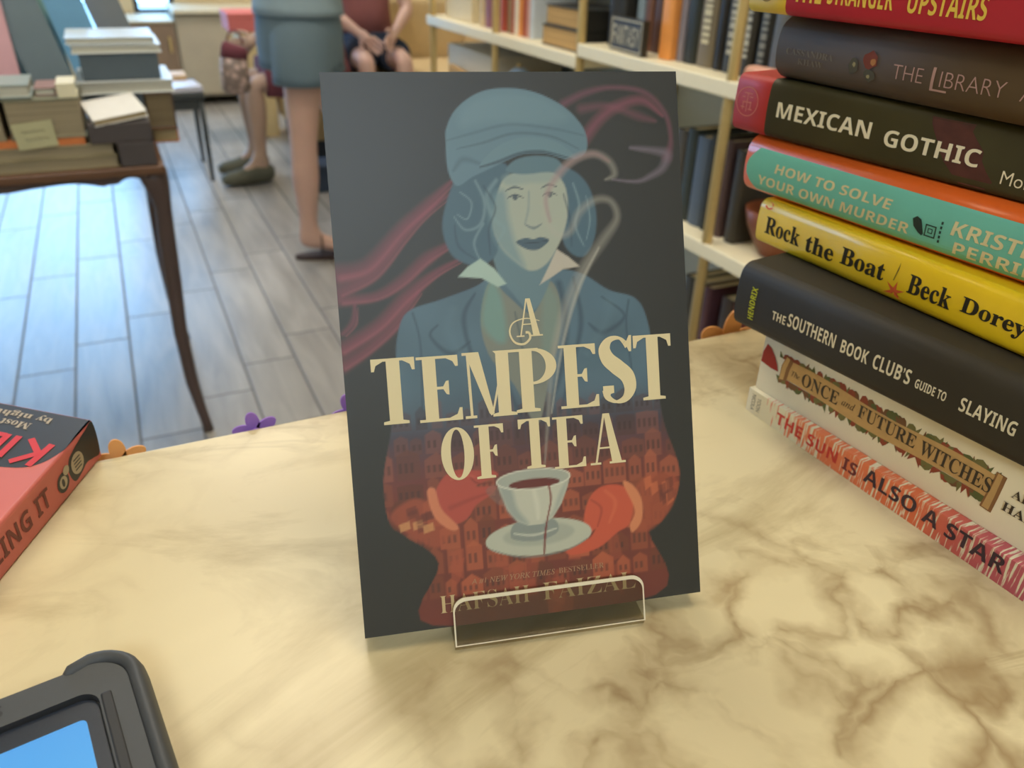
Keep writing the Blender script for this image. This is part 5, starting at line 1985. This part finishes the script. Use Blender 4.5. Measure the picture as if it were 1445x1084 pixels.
# dark stack at the right front corner
flat_book('thick dark brown book at the front right corner of the table', TB, -0.020, 0.050, 1.854, 2.04, z, z + .048, c_bk, pm('dark pages', rgb(84, 72, 66), 0.7), 'y0')
flat_book('dark brown book on top of the corner pile under the white open paperback', TB, -0.068, 0.050, 1.858, 2.03, z + .049, z + .088, c_bk, pm('dark pages', rgb(84, 72, 66), 0.7), 'y0')
wb = flat_book('white paperback lying askew on the corner pile', TB, -0.066, 0.040, 1.862, 1.985, z + .098, z + .112, pm('white glossy cover', rgb(236, 236, 236), 0.3), P2, 'y1', rz=R(9))
wb.rotation_euler = (R(8), R(-7), R(9))
flat_book('brown book pile base behind the table corner', TB, 0.056, 0.112, 2.06, 2.28, z, z + .034, c_or, P2, 'x1')
flat_book('tall brown edged volume behind the table corner', TB, 0.052, 0.112, 2.05, 2.27, z + .034, z + .112, c_br, pages_mat('brown page edges', rgb(130, 116, 92), freq=500), 'x1')
flat_book('grey book carrying the long pale book', TB, -0.070, 0.048, 2.06, 2.28, z, z + .112, c_sl, P1, 'y0')
flat_book('long pale grey book across the pile behind the corner', TB, -0.078, 0.120, 2.05, 2.27, z + .113, z + .141, c_wh, P3, 'y1')
flat_book('thick slate blue book on the long pale book', TB, -0.062, 0.096, 2.055, 2.25, z + .142, z + .196, c_sl, pm('slate pages', rgb(90, 98, 106), 0.7), 'y0')
flat_book('pale glossy book on the slate blue book', TB, -0.075, 0.106, 2.05, 2.25, z + .197, z + .215, c_wh, P3, 'y1')
flat_book('topmost white glossy book of the table pile', TB, -0.082, 0.096, 2.05, 2.24, z + .216, z + .230, pm('white blue cover', rgb(206, 220, 234), 0.3), P3, 'y1')


def standing(label, x, y, z0, w, h, th, color, lean, yaw, edge=None):
    t = thing('book', label, 'book', (x, y, z0), yaw, 'books standing up on the dark display table')
    t.rotation_euler = (R(-12), lean, yaw)
    m_ = pm('cover %d %d %d' % color, rgb(*color), 0.4, var=0.12, scale=14)
    c = MB()
    c.box(-w / 2, w / 2, 0, 0.003, 0, h, m_)
    c.box(-w / 2, w / 2, th - 0.003, th, 0, h, m_)
    c.box(-w / 2, -w / 2 + 0.003, 0.003, th - 0.003, 0, h, m_)
    c.build('cover', t)
    p = MB()
    p.box(-w / 2 + .003, w / 2 - .002, 0.003, th - 0.003, 0.002, h - 0.003, edge or M_shpage)
    p.build('page_block', t)
    return t


standing('large lilac pink book standing at the left edge of the table', -0.305, 2.30, TZT + 0.02, 0.21, 0.30, 0.02, (216, 170, 184), R(-2), R(0))
standing('green book standing behind the lilac pink one', -0.165, 2.452, TZT + 0.02, 0.15, 0.27, 0.02, (120, 158, 148), R(-6), 0)
standing('slate book leaning left between the green and blue ones', -0.118, 2.335, TZT + 0.02, 0.092, 0.30, 0.035, (104, 122, 134), R(-13), R(4))  # slate tone lightened, backlit haze put into the colour
standing('bright blue book leaning left behind the table pile', -0.025, 2.38, TZT + 0.02, 0.085, 0.30, 0.03, (100, 156, 200), R(-12), R(2))
standing('charcoal book with a red edge leaning behind the table pile', 0.075, 2.44, TZT + 0.02, 0.08, 0.29, 0.03, (108, 116, 124), R(-15), R(2), pm('red page edges', rgb(160, 70, 74), 0.6))  # charcoal lightened too, haze put into the colour

# ------------------------------------------------------------------ far side table
M_blkw = pm('black painted wood', rgb(58, 62, 62), 0.4)
sd = thing('side_table', 'small dark side table with thin legs behind the display table', 'table', (0.25, 4.50, 0))
mb = MB()
mb.box(-0.16, 0.13, -0.22, 0.22, 0.40, 0.43, M_blkw, bev=0.004)
mb.build('tabletop', sd)
for x, y in ((-0.14, -0.20), (0.11, -0.20), (-0.14, 0.20), (0.11, 0.20)):
    mb = MB()
    mb.tube([(x, y, 0.40), (x, y, 0)], [0.014, 0.009], M_blkw, n=12)
    mb.build('leg', sd)
mb = MB()
mb.box(-0.145, 0.115, -0.205, 0.205, 0.35, 0.40, M_blkw)
mb.build('apron', sd)
flat_book('white magazine lying on the dark side table', 'reading on the side table', 0.10, 0.37, 4.30, 4.50, 0.43, 0.455, pm('white magazine cover', rgb(214, 214, 226), 0.3), P3, 'y0', rz=R(6))
flat_book('tan book lying on the dark side table', 'reading on the side table', 0.12, 0.33, 4.53, 4.69, 0.43, 0.475, pm('tan cover', rgb(216, 180, 132), 0.5), P2, 'y0')

# ------------------------------------------------------------------ low cabinet against the far wall
lc = thing('low_cabinet', 'low cabinet with brown and cream doors against the far wall', 'cabinet', (0, 6.36, 0))
mb = MB()
mb.box(0.06, 0.44, 0.0, 0.52, 0.06, 0.545, pm('greige cabinet', rgb(168, 158, 140), 0.6))
mb.box(0.44, 1.25, 0.0, 0.52, 0.06, 0.60, pm('greige cabinet', rgb(168, 158, 140), 0.6))
mb.build('body', lc)
mb = MB()
mb.box(0.442, 1.28, -0.05, 0.53, 0.601, 0.628, pm('cream ledge', rgb(222, 214, 190), 0.5), bev=0.004)
mb.box(0.03, 0.438, -0.03, 0.53, 0.546, 0.562, pm('cream ledge', rgb(222, 214, 190), 0.5), bev=0.004)
mb.build('top', lc)
for x0, x1, c_ in ((0.08, 0.43, (142, 120, 100)), (0.45, 0.82, (186, 176, 156)), (0.84, 1.22, (160, 140, 116))):
    mb = MB()
    mb.box(x0, x1, -0.022, -0.001, 0.08, 0.54 if x0 < 0.4 else 0.585, pm('door %d %d %d' % c_, rgb(*c_), 0.55, var=0.12, scale=8), bev=0.003)
    d_ = mb.build('door', lc)
    mb = MB()
    mb.box(x1 - 0.045, x1 - 0.03, -0.038, -0.022, 0.36, 0.46, M_gold, bev=0.002)
    mb.build('handle', d_)
carton('box', 'tall cream carton near the low cabinet under a coral red box', 'box', 0.71, 0.875, 5.2, 5.5, 0.0, 0.60, pm('cream carton', rgb(224, 200, 150), 0.7))
carton('box', 'coral red box on the tall cream carton near the low cabinet', 'box', 0.645, 0.885, 5.19, 5.5, 0.60, 0.70, pm('coral lid', rgb(220, 120, 114), 0.6))

# ------------------------------------------------------------------ sofa
M_tan = pm('tan leather', rgb(208, 184, 140), 0.5, var=0.08, scale=30, bump=0.2)
sf = thing('sofa', 'tan leather sofa with rounded arms beyond the bookshelf', 'sofa', (0.90, 4.50, 0))
mb = MB()
mb.box(0.03, 1.32, 0.03, 0.80, 0.0, 0.11, pm('dark sofa plinth', rgb(56, 66, 80), 0.6))
mb.build('base', sf)
mb = MB()
mb.box(0.0, 1.35, 0.0, 0.85, 0.11, 0.30, M_tan, bev=0.02, seg=3)
mb.build('frame', sf)
for x0 in (0.17, 0.68):
    mb = MB()
    mb.box(x0, x0 + 0.50, -0.02, 0.66, 0.302, 0.44, M_tan, bev=0.045, seg=5)
    mb.build('seat_cushion', sf)
mb = MB()
mb.box(0.0, 1.35, 0.66, 0.86, 0.30, 0.80, M_tan, bev=0.06, seg=5)
mb.build('backrest', sf)
for x0 in (0.0, 1.19):
    mb = MB()
    mb.prism(rrect(x0, x0 + 0.16, 0.28, 0.64, 0.078, 8, corners=(1, 1, 0, 0)), 0.0, 0.70, M_tan, fn=lambda a, b_, h: (a, h, b_), smooth=False)
    mb.build('arm', sf)

nb = thing('storage_box', 'low navy storage box on the floor behind the person in shorts', 'box', (0.88, 3.98, 0))
mb = MB()
mb.box(-0.14, 0.14, -0.08, 0.08, 0, 0.105, pm('navy fabric', rgb(58, 70, 90), 0.8), bev=0.006)
mb.build('body', nb)
mb = MB()
mb.box(-0.145, 0.145, -0.085, 0.085, 0.105, 0.135, pm('navy fabric', rgb(58, 70, 90), 0.8), bev=0.006)
mb.build('lid', nb)


# ------------------------------------------------------------------ people
def skin_mat(name, c_):
    m_ = pm(name, rgb(*c_), 0.5, var=0.06, scale=25)
    b_ = m_.node_tree.nodes['Principled BSDF']
    b_.inputs['Subsurface Weight'].default_value = 0.15
    b_.inputs['Subsurface Radius'].default_value = (0.01, 0.004, 0.002)
    return m_


def body(parent, J, m_, s=1.0):
    """one continuous skinned figure. J: joint name -> world position (relative to parent)"""
    V, E_, Rr = [], [], []
    ix = {}

    def nd(k, p, r_):
        ix[k] = len(V)
        V.append(tuple(p))
        Rr.append(r_ if isinstance(r_, tuple) else (r_, r_))

    def ed(a, b_):
        E_.append((ix[a], ix[b_]))
    Pv = Vector(J['pelvis'])
    Ch = Vector(J['chest'])
    Nk = Vector(J['neck'])
    Hd = Vector(J['head'])
    nd('pelvis', Pv, (.125 * s, .105 * s))
    nd('waist', Pv.lerp(Ch, .5), (.115 * s, .09 * s))
    nd('chest', Ch, (.125 * s, .095 * s))
    nd('neck', Nk, .05 * s)
    nd('jaw', Nk.lerp(Hd, .5), (.058 * s, .062 * s))
    nd('head', Hd, (.072 * s, .085 * s))
    nd('crown', Hd + (Hd - Nk).normalized() * .07 * s, .062 * s)
    for a, b_ in (('pelvis', 'waist'), ('waist', 'chest'), ('chest', 'neck'), ('neck', 'jaw'), ('jaw', 'head'), ('head', 'crown')):
        ed(a, b_)
    fdir = Vector(J['face']).normalized()
    nd('nose', Hd - (Hd - Nk).normalized() * .02 * s + fdir * .095 * s, .012 * s)
    ed('head', 'nose')
    for sd_ in ('l', 'r'):
        sh_, el, wr = (Vector(J[k + sd_]) for k in ('shoulder_', 'elbow_', 'wrist_'))
        nd('sh' + sd_, sh_, .055 * s)
        nd('el' + sd_, el, .041 * s)
        nd('fa' + sd_, el.lerp(wr, .3), .040 * s)
        nd('wr' + sd_, wr, (.026 * s, .022 * s))
        ed('chest', 'sh' + sd_)
        ed('sh' + sd_, 'el' + sd_)
        ed('el' + sd_, 'fa' + sd_)
        ed('fa' + sd_, 'wr' + sd_)
        hdir = Vector(J.get('hand_' + sd_, wr + (wr - el).normalized() * .09 * s)) - wr
        hdir = hdir.normalized()
        side = hdir.cross(fdir)
        if side.length < .1:
            side = hdir.cross(Vector((0, 0, 1)))
        side.normalize()
        curl = side.cross(hdir) * (1 if sd_ == 'l' else -1)
        pm_ = wr + hdir * .055 * s
        nd('pm' + sd_, pm_, (.036 * s, .016 * s))
        ed('wr' + sd_, 'pm' + sd_)
        for q, (off, ln) in enumerate(((-.030, .062), (-.010, .075), (.010, .080), (.029, .068))):
            b0 = pm_ + hdir * .035 * s + side * off * s
            k1, k2, k3 = ('f%d%d%s' % (q, j, sd_) for j in range(3))
            nd(k1, b0, .0095 * s)
            nd(k2, b0 + hdir * ln * .5 * s + fdir * .008 * s, .0085 * s)
            nd(k3, b0 + hdir * ln * .95 * s + fdir * .026 * s, .0075 * s)
            ed('pm' + sd_, k1)
            ed(k1, k2)
            ed(k2, k3)
        b0 = wr + hdir * .03 * s + side * .034 * s
        nd('t0' + sd_, b0 + fdir * .006 * s, .011 * s)
        nd('t1' + sd_, b0 + side * .022 * s + hdir * .03 * s + fdir * .012 * s, .010 * s)
        nd('t2' + sd_, b0 + side * .030 * s + hdir * .055 * s + fdir * .018 * s, .0085 * s)
        ed('pm' + sd_, 't0' + sd_)
        ed('t0' + sd_, 't1' + sd_)
        ed('t1' + sd_, 't2' + sd_)
        hp, kn, an = (Vector(J[k + sd_]) for k in ('hip_', 'knee_', 'ankle_'))
        toe = Vector(J['toe_' + sd_])
        nd('hp' + sd_, hp, .088 * s)
        nd('th' + sd_, hp.lerp(kn, .45), .076 * s)
        nd('kn' + sd_, kn, .051 * s)
        nd('cf' + sd_, kn.lerp(an, .33), .057 * s)
        nd('cl' + sd_, kn.lerp(an, .72), .038 * s)
        nd('an' + sd_, an, .031 * s)
        td = (toe - an)
        td.z = 0
        td.normalize()
        nd('he' + sd_, Vector((an.x, an.y, toe.z + .03 * s)) - td * .02 * s, .034 * s)
        nd('ba' + sd_, toe - td * .06 * s + Vector((0, 0, .028 * s)), (.042 * s, .026 * s))
        nd('to' + sd_, toe + Vector((0, 0, .016 * s)), (.034 * s, .014 * s))
        for a, b_ in (('pelvis', 'hp' + sd_), ('hp' + sd_, 'th' + sd_), ('th' + sd_, 'kn' + sd_), ('kn' + sd_, 'cf' + sd_), ('cf' + sd_, 'cl' + sd_), ('cl' + sd_, 'an' + sd_), ('an' + sd_, 'he' + sd_), ('an' + sd_, 'ba' + sd_), ('ba' + sd_, 'to' + sd_)):
            ed(a, b_)
    me_ = bpy.data.meshes.new('body')
    me_.from_pydata(V, E_, [])
    me_.materials.append(m_)
    o = bpy.data.objects.new('body', me_)
    COL.objects.link(o)
    o.parent = parent
    sk = o.modifiers.new('skin', 'SKIN')
    sk.use_smooth_shade = True
    ss = o.modifiers.new('smooth', 'SUBSURF')
    ss.levels = 2
    ss.render_levels = 2
    for i, r_ in enumerate(Rr):
        sv = me_.skin_vertices[0].data[i]
        sv.radius = r_
        sv.use_root = (i == 0)
    # bake the grown surface into a plain mesh
    dg = bpy.context.evaluated_depsgraph_get()
    dg.update()
    nm = bpy.data.meshes.new_from_object(o.evaluated_get(dg))
    o.modifiers.clear()
    o.data = nm
    for p_ in nm.polygons:
        p_.use_smooth = True
    # hair and eyes
    up_ = (Hd - Nk).normalized()
    rt = fdir.cross(up_).normalized()
    h = MB()
    n_ = 16
    rings = []
    for i in range(9):
        a = math.pi * i / 8 * 0.62
        ring = []
        for k in range(n_):
            t_ = 2 * math.pi * k / n_
            rr = .095 * s * math.sin(a) + .004
            front = max(0, math.cos(t_))
            d_ = up_ * (.105 * s * math.cos(a) - (0.0 if front > .4 else .05 * s * math.sin(a) ** 2) + front * .03 * s * math.sin(a)) + fdir * (math.cos(t_) * rr * 1.08 - .008 * s) + rt * math.sin(t_) * rr * .92
            ring.append(h.bm.verts.new(Hd + up_ * .015 * s + d_))
        rings.append(ring)
    hm = J['hair']
    for i in range(8):
        for k in range(n_):
            j = (k + 1) % n_
            h.face([rings[i][k], rings[i][j], rings[i + 1][j], rings[i + 1][k]], hm, True)
    h.face(rings[0][::-1], hm)
    h.face(rings[-1], hm)
    h.build('hair', parent)
    for q in (-1, 1):
        e_ = MB()
        c0_ = Hd + fdir * .078 * s + rt * q * .031 * s + up_ * .005 * s
        e_.lathe([(.002, -.009), (.008, -.006), (.0105, 0), (.008, .006), (.002, .009)], pm('dark eye', rgb(40, 30, 26), 0.2), n=12, c=tuple(c0_))
        e_.build('eye', parent)
    return o


M_skin = skin_mat('warm skin', (204, 168, 154))
M_skin2 = skin_mat('tan skin', (182, 154, 136))
M_hair = pm('brown hair', rgb(70, 52, 40), 0.6)

# person in dark shorts, standing, seen from the side
p1 = thing('person', 'standing person in dark grey shorts and grey top wearing sandals', 'person', (0.60, 3.03, 0))
J = dict(pelvis=(0.03, 0.10, 0.90), chest=(0.05, 0.10, 1.22), neck=(0.06, 0.10, 1.40), head=(0.085, 0.10, 1.535), face=(1, 0, -.15), hair=M_hair,
         shoulder_r=(0.05, -0.07, 1.33), shoulder_l=(0.05, 0.27, 1.33), elbow_r=(0.10, -0.14, 1.09), elbow_l=(0.08, 0.33, 1.06),
         wrist_r=(0.27, -0.08, 1.06), wrist_l=(0.29, 0.24, 1.02),
         hip_r=(0.02, 0.00, 0.86), hip_l=(0.04, 0.21, 0.86), knee_r=(-0.015, -0.01, 0.44), knee_l=(0.20, 0.22, 0.45), ankle_r=(-0.025, 0.0, 0.085), ankle_l=(0.20, 0.24, 0.085),
         toe_r=(0.155, -0.03, 0.012), toe_l=(0.38, 0.22, 0.012))
body(p1, J, M_skin)
M_short = pm('dark slate shorts', rgb(104, 124, 138), 0.85, var=0.05)  # veil of haze lifted into the base colour; the cloth is darker
mb = MB()
mb.tube([(0.03, 0.10, 0.70), (0.03, 0.10, 0.73), (0.032, 0.10, 0.82), (0.03, 0.10, 0.93), (0.035, 0.10, 0.99)], [(.150, .185), (.150, .185), (.152, .185), (.140, .170), (.125, .150)], M_short, n=28)
mb.tube([(0.01, 0.00, 0.655), (0.01, 0.00, 0.68), (0.02, 0.01, 0.80), (0.03, 0.05, 0.86)], [(.107, .112), (.107, .110), (.115, .120), (.10, .10)], M_short, n=24)
mb.tube([(0.11, 0.205, 0.645), (0.10, 0.205, 0.68), (0.06, 0.20, 0.80), (0.04, 0.16, 0.86)], [(.110, .112), (.108, .110), (.115, .120), (.10, .10)], M_short, n=24)
mb.build('shorts', p1)
M_top = pm('grey blue top', rgb(150, 172, 186), 0.85)
mb = MB()
mb.tube([(0.035, 0.10, 0.875), (0.035, 0.10, 0.90), (0.04, 0.10, 1.05), (0.05, 0.10, 1.22), (0.055, 0.10, 1.34), (0.058, 0.10, 1.395)], [(.158, .190), (.155, .188), (.135, .165), (.14, .185), (.11, .17), (.06, .075)], M_top, n=28)
for sgn, ys in ((-1, -0.07), (1, 0.27)):
    mb.tube([(0.05, ys - sgn * 0.04, 1.345), (0.05, ys, 1.31), (0.055, ys + sgn * 0.03, 1.18)], [(.07, .07), (.068, .068), (.062, .062)], M_top, n=18)
mb.build('top', p1)
M_sand = pm('dark brown sandal', rgb(66, 50, 46), 0.6)
for ax, ay, tx, ty in ((-0.025, 0.0, 0.155, -0.03), (0.20, 0.24, 0.38, 0.22)):
    d_ = Vector((tx - ax, ty - ay, 0)).normalized()
    n_ = Vector((-d_.y, d_.x, 0))
    mb = MB()
    outl_ = []
    for k in range(20):
        a = k / 20 * 2 * math.pi
        wdt = 0.044 if math.cos(a) > -.2 else 0.036
        q = Vector((ax, ay, 0)) + d_ * (0.075 + 0.135 * math.cos(a)) + n_ * wdt * math.sin(a)
        outl_.append((q.x, q.y))
    mb.prism(outl_, 0.0, 0.016, M_sand)
    for fr_ in (0.115, 0.045):
        c0_ = Vector((ax, ay, 0)) + d_ * fr_
        mb.tube([c0_ + n_ * (0.050 * math.cos(a)) + Vector((0, 0, 0.012 + (0.062 if fr_ > .1 else 0.082) * math.sin(a))) for a in [math.pi * k / 10 for k in range(11)]], [(0.004, 0.013)] * 11, M_sand, n=10)
    mb.build('sandal', p1)

# seated person facing left, behind the first
p2 = thing('person', 'person in dark red shorts sitting on a stool with a bag at the knee', 'person', (0.60, 4.18, 0))
J = dict(pelvis=(0.34, 0.06, 0.50), chest=(0.31, 0.06, 0.84), neck=(0.28, 0.06, 1.02), head=(0.26, 0.06, 1.15), face=(-1, 0, -.2), hair=M_hair,
         shoulder_r=(0.31, 0.21, 0.95), shoulder_l=(0.31, -0.09, 0.95), elbow_r=(0.20, 0.24, 0.72), elbow_l=(0.19, -0.11, 0.74),
         wrist_r=(0.06, 0.17, 0.66), wrist_l=(0.04, -0.03, 0.68),
         hip_r=(0.33, 0.16, 0.49), hip_l=(0.33, -0.03, 0.49), knee_r=(-0.01, 0.18, 0.475), knee_l=(0.0, -0.03, 0.485), ankle_r=(0.0, 0.20, 0.10), ankle_l=(-0.01, -0.01, 0.10),
         toe_r=(-0.155, 0.21, 0.03), toe_l=(-0.17, -0.02, 0.03))
body(p2, J, M_skin2, 0.92)
M_red2 = pm('dark maroon cloth', rgb(116, 62, 72), 0.85)
mb = MB()
mb.tube([(0.35, 0.065, 0.42), (0.34, 0.065, 0.52), (0.33, 0.065, 0.64)], [(.15, .17), (.15, .17), (.125, .145)], M_red2, n=24)
for y in (-0.03, 0.16):
    mb.tube([(0.05, y, 0.50), (0.18, y, 0.505), (0.33, y, 0.50)], [(.080, .084), (.088, .095), (.10, .10)], M_red2, n=20)
mb.build('shorts', p2)
mb = MB()
mb.tube([(0.34, 0.06, 0.58), (0.33, 0.06, 0.72), (0.31, 0.06, 0.86), (0.30, 0.06, 0.96), (0.285, 0.06, 1.01)], [(.135, .155), (.122, .145), (.125, .165), (.10, .15), (.055, .065)], M_red2, n=24)
mb.build('top', p2)
M_shoe = pm('olive grey shoe', rgb(92, 92, 78), 0.7)
for ax, ay, tx, ty in ((0.0, 0.20, -0.155, 0.21), (-0.01, -0.01, -0.17, -0.02)):
    mb = MB()
    d_ = Vector((tx - ax, ty - ay, 0)).normalized()
    b0 = Vector((ax, ay, 0))
    mb.tube([b0 - d_ * .058 + Vector((0, 0, .05)), b0 - d_ * .035 + Vector((0, 0, .052)), b0 + d_ * .03 + Vector((0, 0, .056)), b0 + d_ * .10 + Vector((0, 0, .042)), b0 + d_ * .17 + Vector((0, 0, .034)), b0 + d_ * .20 + Vector((0, 0, .030))],
            [(.020, .026), (.040, .046), (.043, .054), (.047, .040), (.042, .032), (.018, .016)], M_shoe, n=18)
    mb.build('shoe', p2)
stl = thing('stool', 'small wooden stool under the seated person', 'stool', (0.95, 4.245, 0))
mb = MB()
mb.lathe([(0.15, 0.36), (0.165, 0.365), (0.165, 0.385), (0.15, 0.395)], M_lwood, n=28)
mb.build('seat', stl)
for k in range(4):
    a = R(45 + 90 * k)
    mb = MB()
    mb.tube([(0.10 * math.cos(a), 0.10 * math.sin(a), 0.36), (0.135 * math.cos(a), 0.135 * math.sin(a), 0)], [0.015, 0.011], M_lwood, n=10)
    mb.build('leg', stl)
bgt = thing('tote_bag', 'dark red and floral tote bag resting at the seated knee', 'bag', (0.50, 4.00, 0.47))
M_flor = bpy.data.materials.new('floral canvas')
M_flor.use_nodes = True
nt = M_flor.node_tree
vo = nt.nodes.new('ShaderNodeTexVoronoi')
vo.inputs['Scale'].default_value = 34
tc = nt.nodes.new('ShaderNodeTexCoord')
nt.links.new(tc.outputs['Object'], vo.inputs['Vector'])
cr_ = nt.nodes.new('ShaderNodeValToRGB')
cr_.color_ramp.elements[0].color = rgb(206, 176, 164)
cr_.color_ramp.elements[0].position = 0.15
cr_.color_ramp.elements[1].color = rgb(128, 112, 104)
cr_.color_ramp.elements[1].position = 0.6
nt.links.new(vo.outputs['Distance'], cr_.inputs['Fac'])
nt.links.new(cr_.outputs['Color'], nt.nodes['Principled BSDF'].inputs['Base Color'])
mb = MB()
mb.tube([(0, 0, 0.0), (0, 0, 0.02), (0.0, 0, 0.10), (0.005, 0, 0.15)], [(.05, .035), (.065, .045), (.062, .042), (.058, .035)], M_flor, n=20)
mb.build('body', bgt)
mb = MB()
mb.tube([(0.005, 0, 0.150), (0.01, 0, 0.19), (0.015, 0, 0.205)], [(.060, .037), (.056, .030), (.05, .022)], M_red2, n=20)
mb.build('rim', bgt)
mb = MB()
mb.tube([(-0.02 + 0.0, -0.012, 0.20)] + [(0.015 + 0.034 * math.cos(a), -0.012, 0.205 + 0.06 * math.sin(a)) for a in [math.pi * (1 - k / 10) for k in range(11)]], 0.004, M_red2, n=8)
mb.build('handle', bgt)

# person on the sofa
p3 = thing('person', 'person in a pink top and navy shorts sitting on the tan sofa', 'person', (1.30, 4.50, 0))
M_pink = pm('rose brown top', rgb(150, 96, 96), 0.85)
M_navy = pm('navy cotton', rgb(48, 58, 78), 0.85)
J = dict(pelvis=(0.04, 0.28, 0.55), chest=(0.03, 0.30, 0.88), neck=(0.03, 0.27, 1.06), head=(0.03, 0.25, 1.19), face=(0, -1, -.2), hair=M_hair,
         shoulder_r=(-0.13, 0.29, 0.99), shoulder_l=(0.19, 0.29, 0.99), elbow_r=(-0.20, 0.14, 0.76), elbow_l=(0.25, 0.16, 0.76),
         wrist_r=(-0.08, 0.00, 0.66), wrist_l=(0.12, 0.00, 0.66),
         hip_r=(-0.05, 0.26, 0.53), hip_l=(0.13, 0.26, 0.53), knee_r=(-0.08, -0.12, 0.53), knee_l=(0.13, -0.12, 0.53), ankle_r=(-0.08, -0.14, 0.10), ankle_l=(0.13, -0.14, 0.10),
         toe_r=(-0.09, -0.30, 0.012), toe_l=(0.14, -0.30, 0.012))
body(p3, J, M_skin, 0.95)
mb = MB()
mb.tube([(0.04, 0.29, 0.47), (0.04, 0.29, 0.56), (0.04, 0.29, 0.68)], [(.17, .15), (.17, .15), (.145, .125)], M_navy, n=24)
for x in (-0.055, 0.13):
    mb.tube([(x - 0.003, 0.02, 0.54), (x, 0.12, 0.54), (x, 0.26, 0.54)], [(.086, .086), (.092, .092), (.10, .10)], M_navy, n=20)
mb.build('shorts', p3)
mb = MB()
mb.tube([(0.04, 0.29, 0.62), (0.035, 0.295, 0.76), (0.03, 0.30, 0.90), (0.03, 0.29, 1.0), (0.03, 0.275, 1.045)], [(.155, .135), (.145, .122), (.165, .125), (.15, .10), (.065, .055)], M_pink, n=24)
for sx_ in (-1, 1):
    mb.tube([(0.03 + sx_ * 0.10, 0.29, 1.0), (0.03 + sx_ * 0.17, 0.275, 0.96), (0.03 + sx_ * 0.20, 0.215, 0.86)], [(.07, .07), (.062, .062), (.056, .056)], M_pink, n=16)
mb.build('top', p3)
for x0, x1 in ((-0.08, -0.09), (0.13, 0.14)):
    mb = MB()
    mb.tube([(x0, -0.085, .05), (x0, -0.11, .052), (x0, -0.17, .056), (x0, -0.24, .042), (x1, -0.31, .034), (x1, -0.34, .030)],
            [(.026, .020), (.046, .040), (.054, .043), (.047, .040), (.042, .032), (.018, .016)], M_shoe, n=18)
    mb.build('shoe', p3)
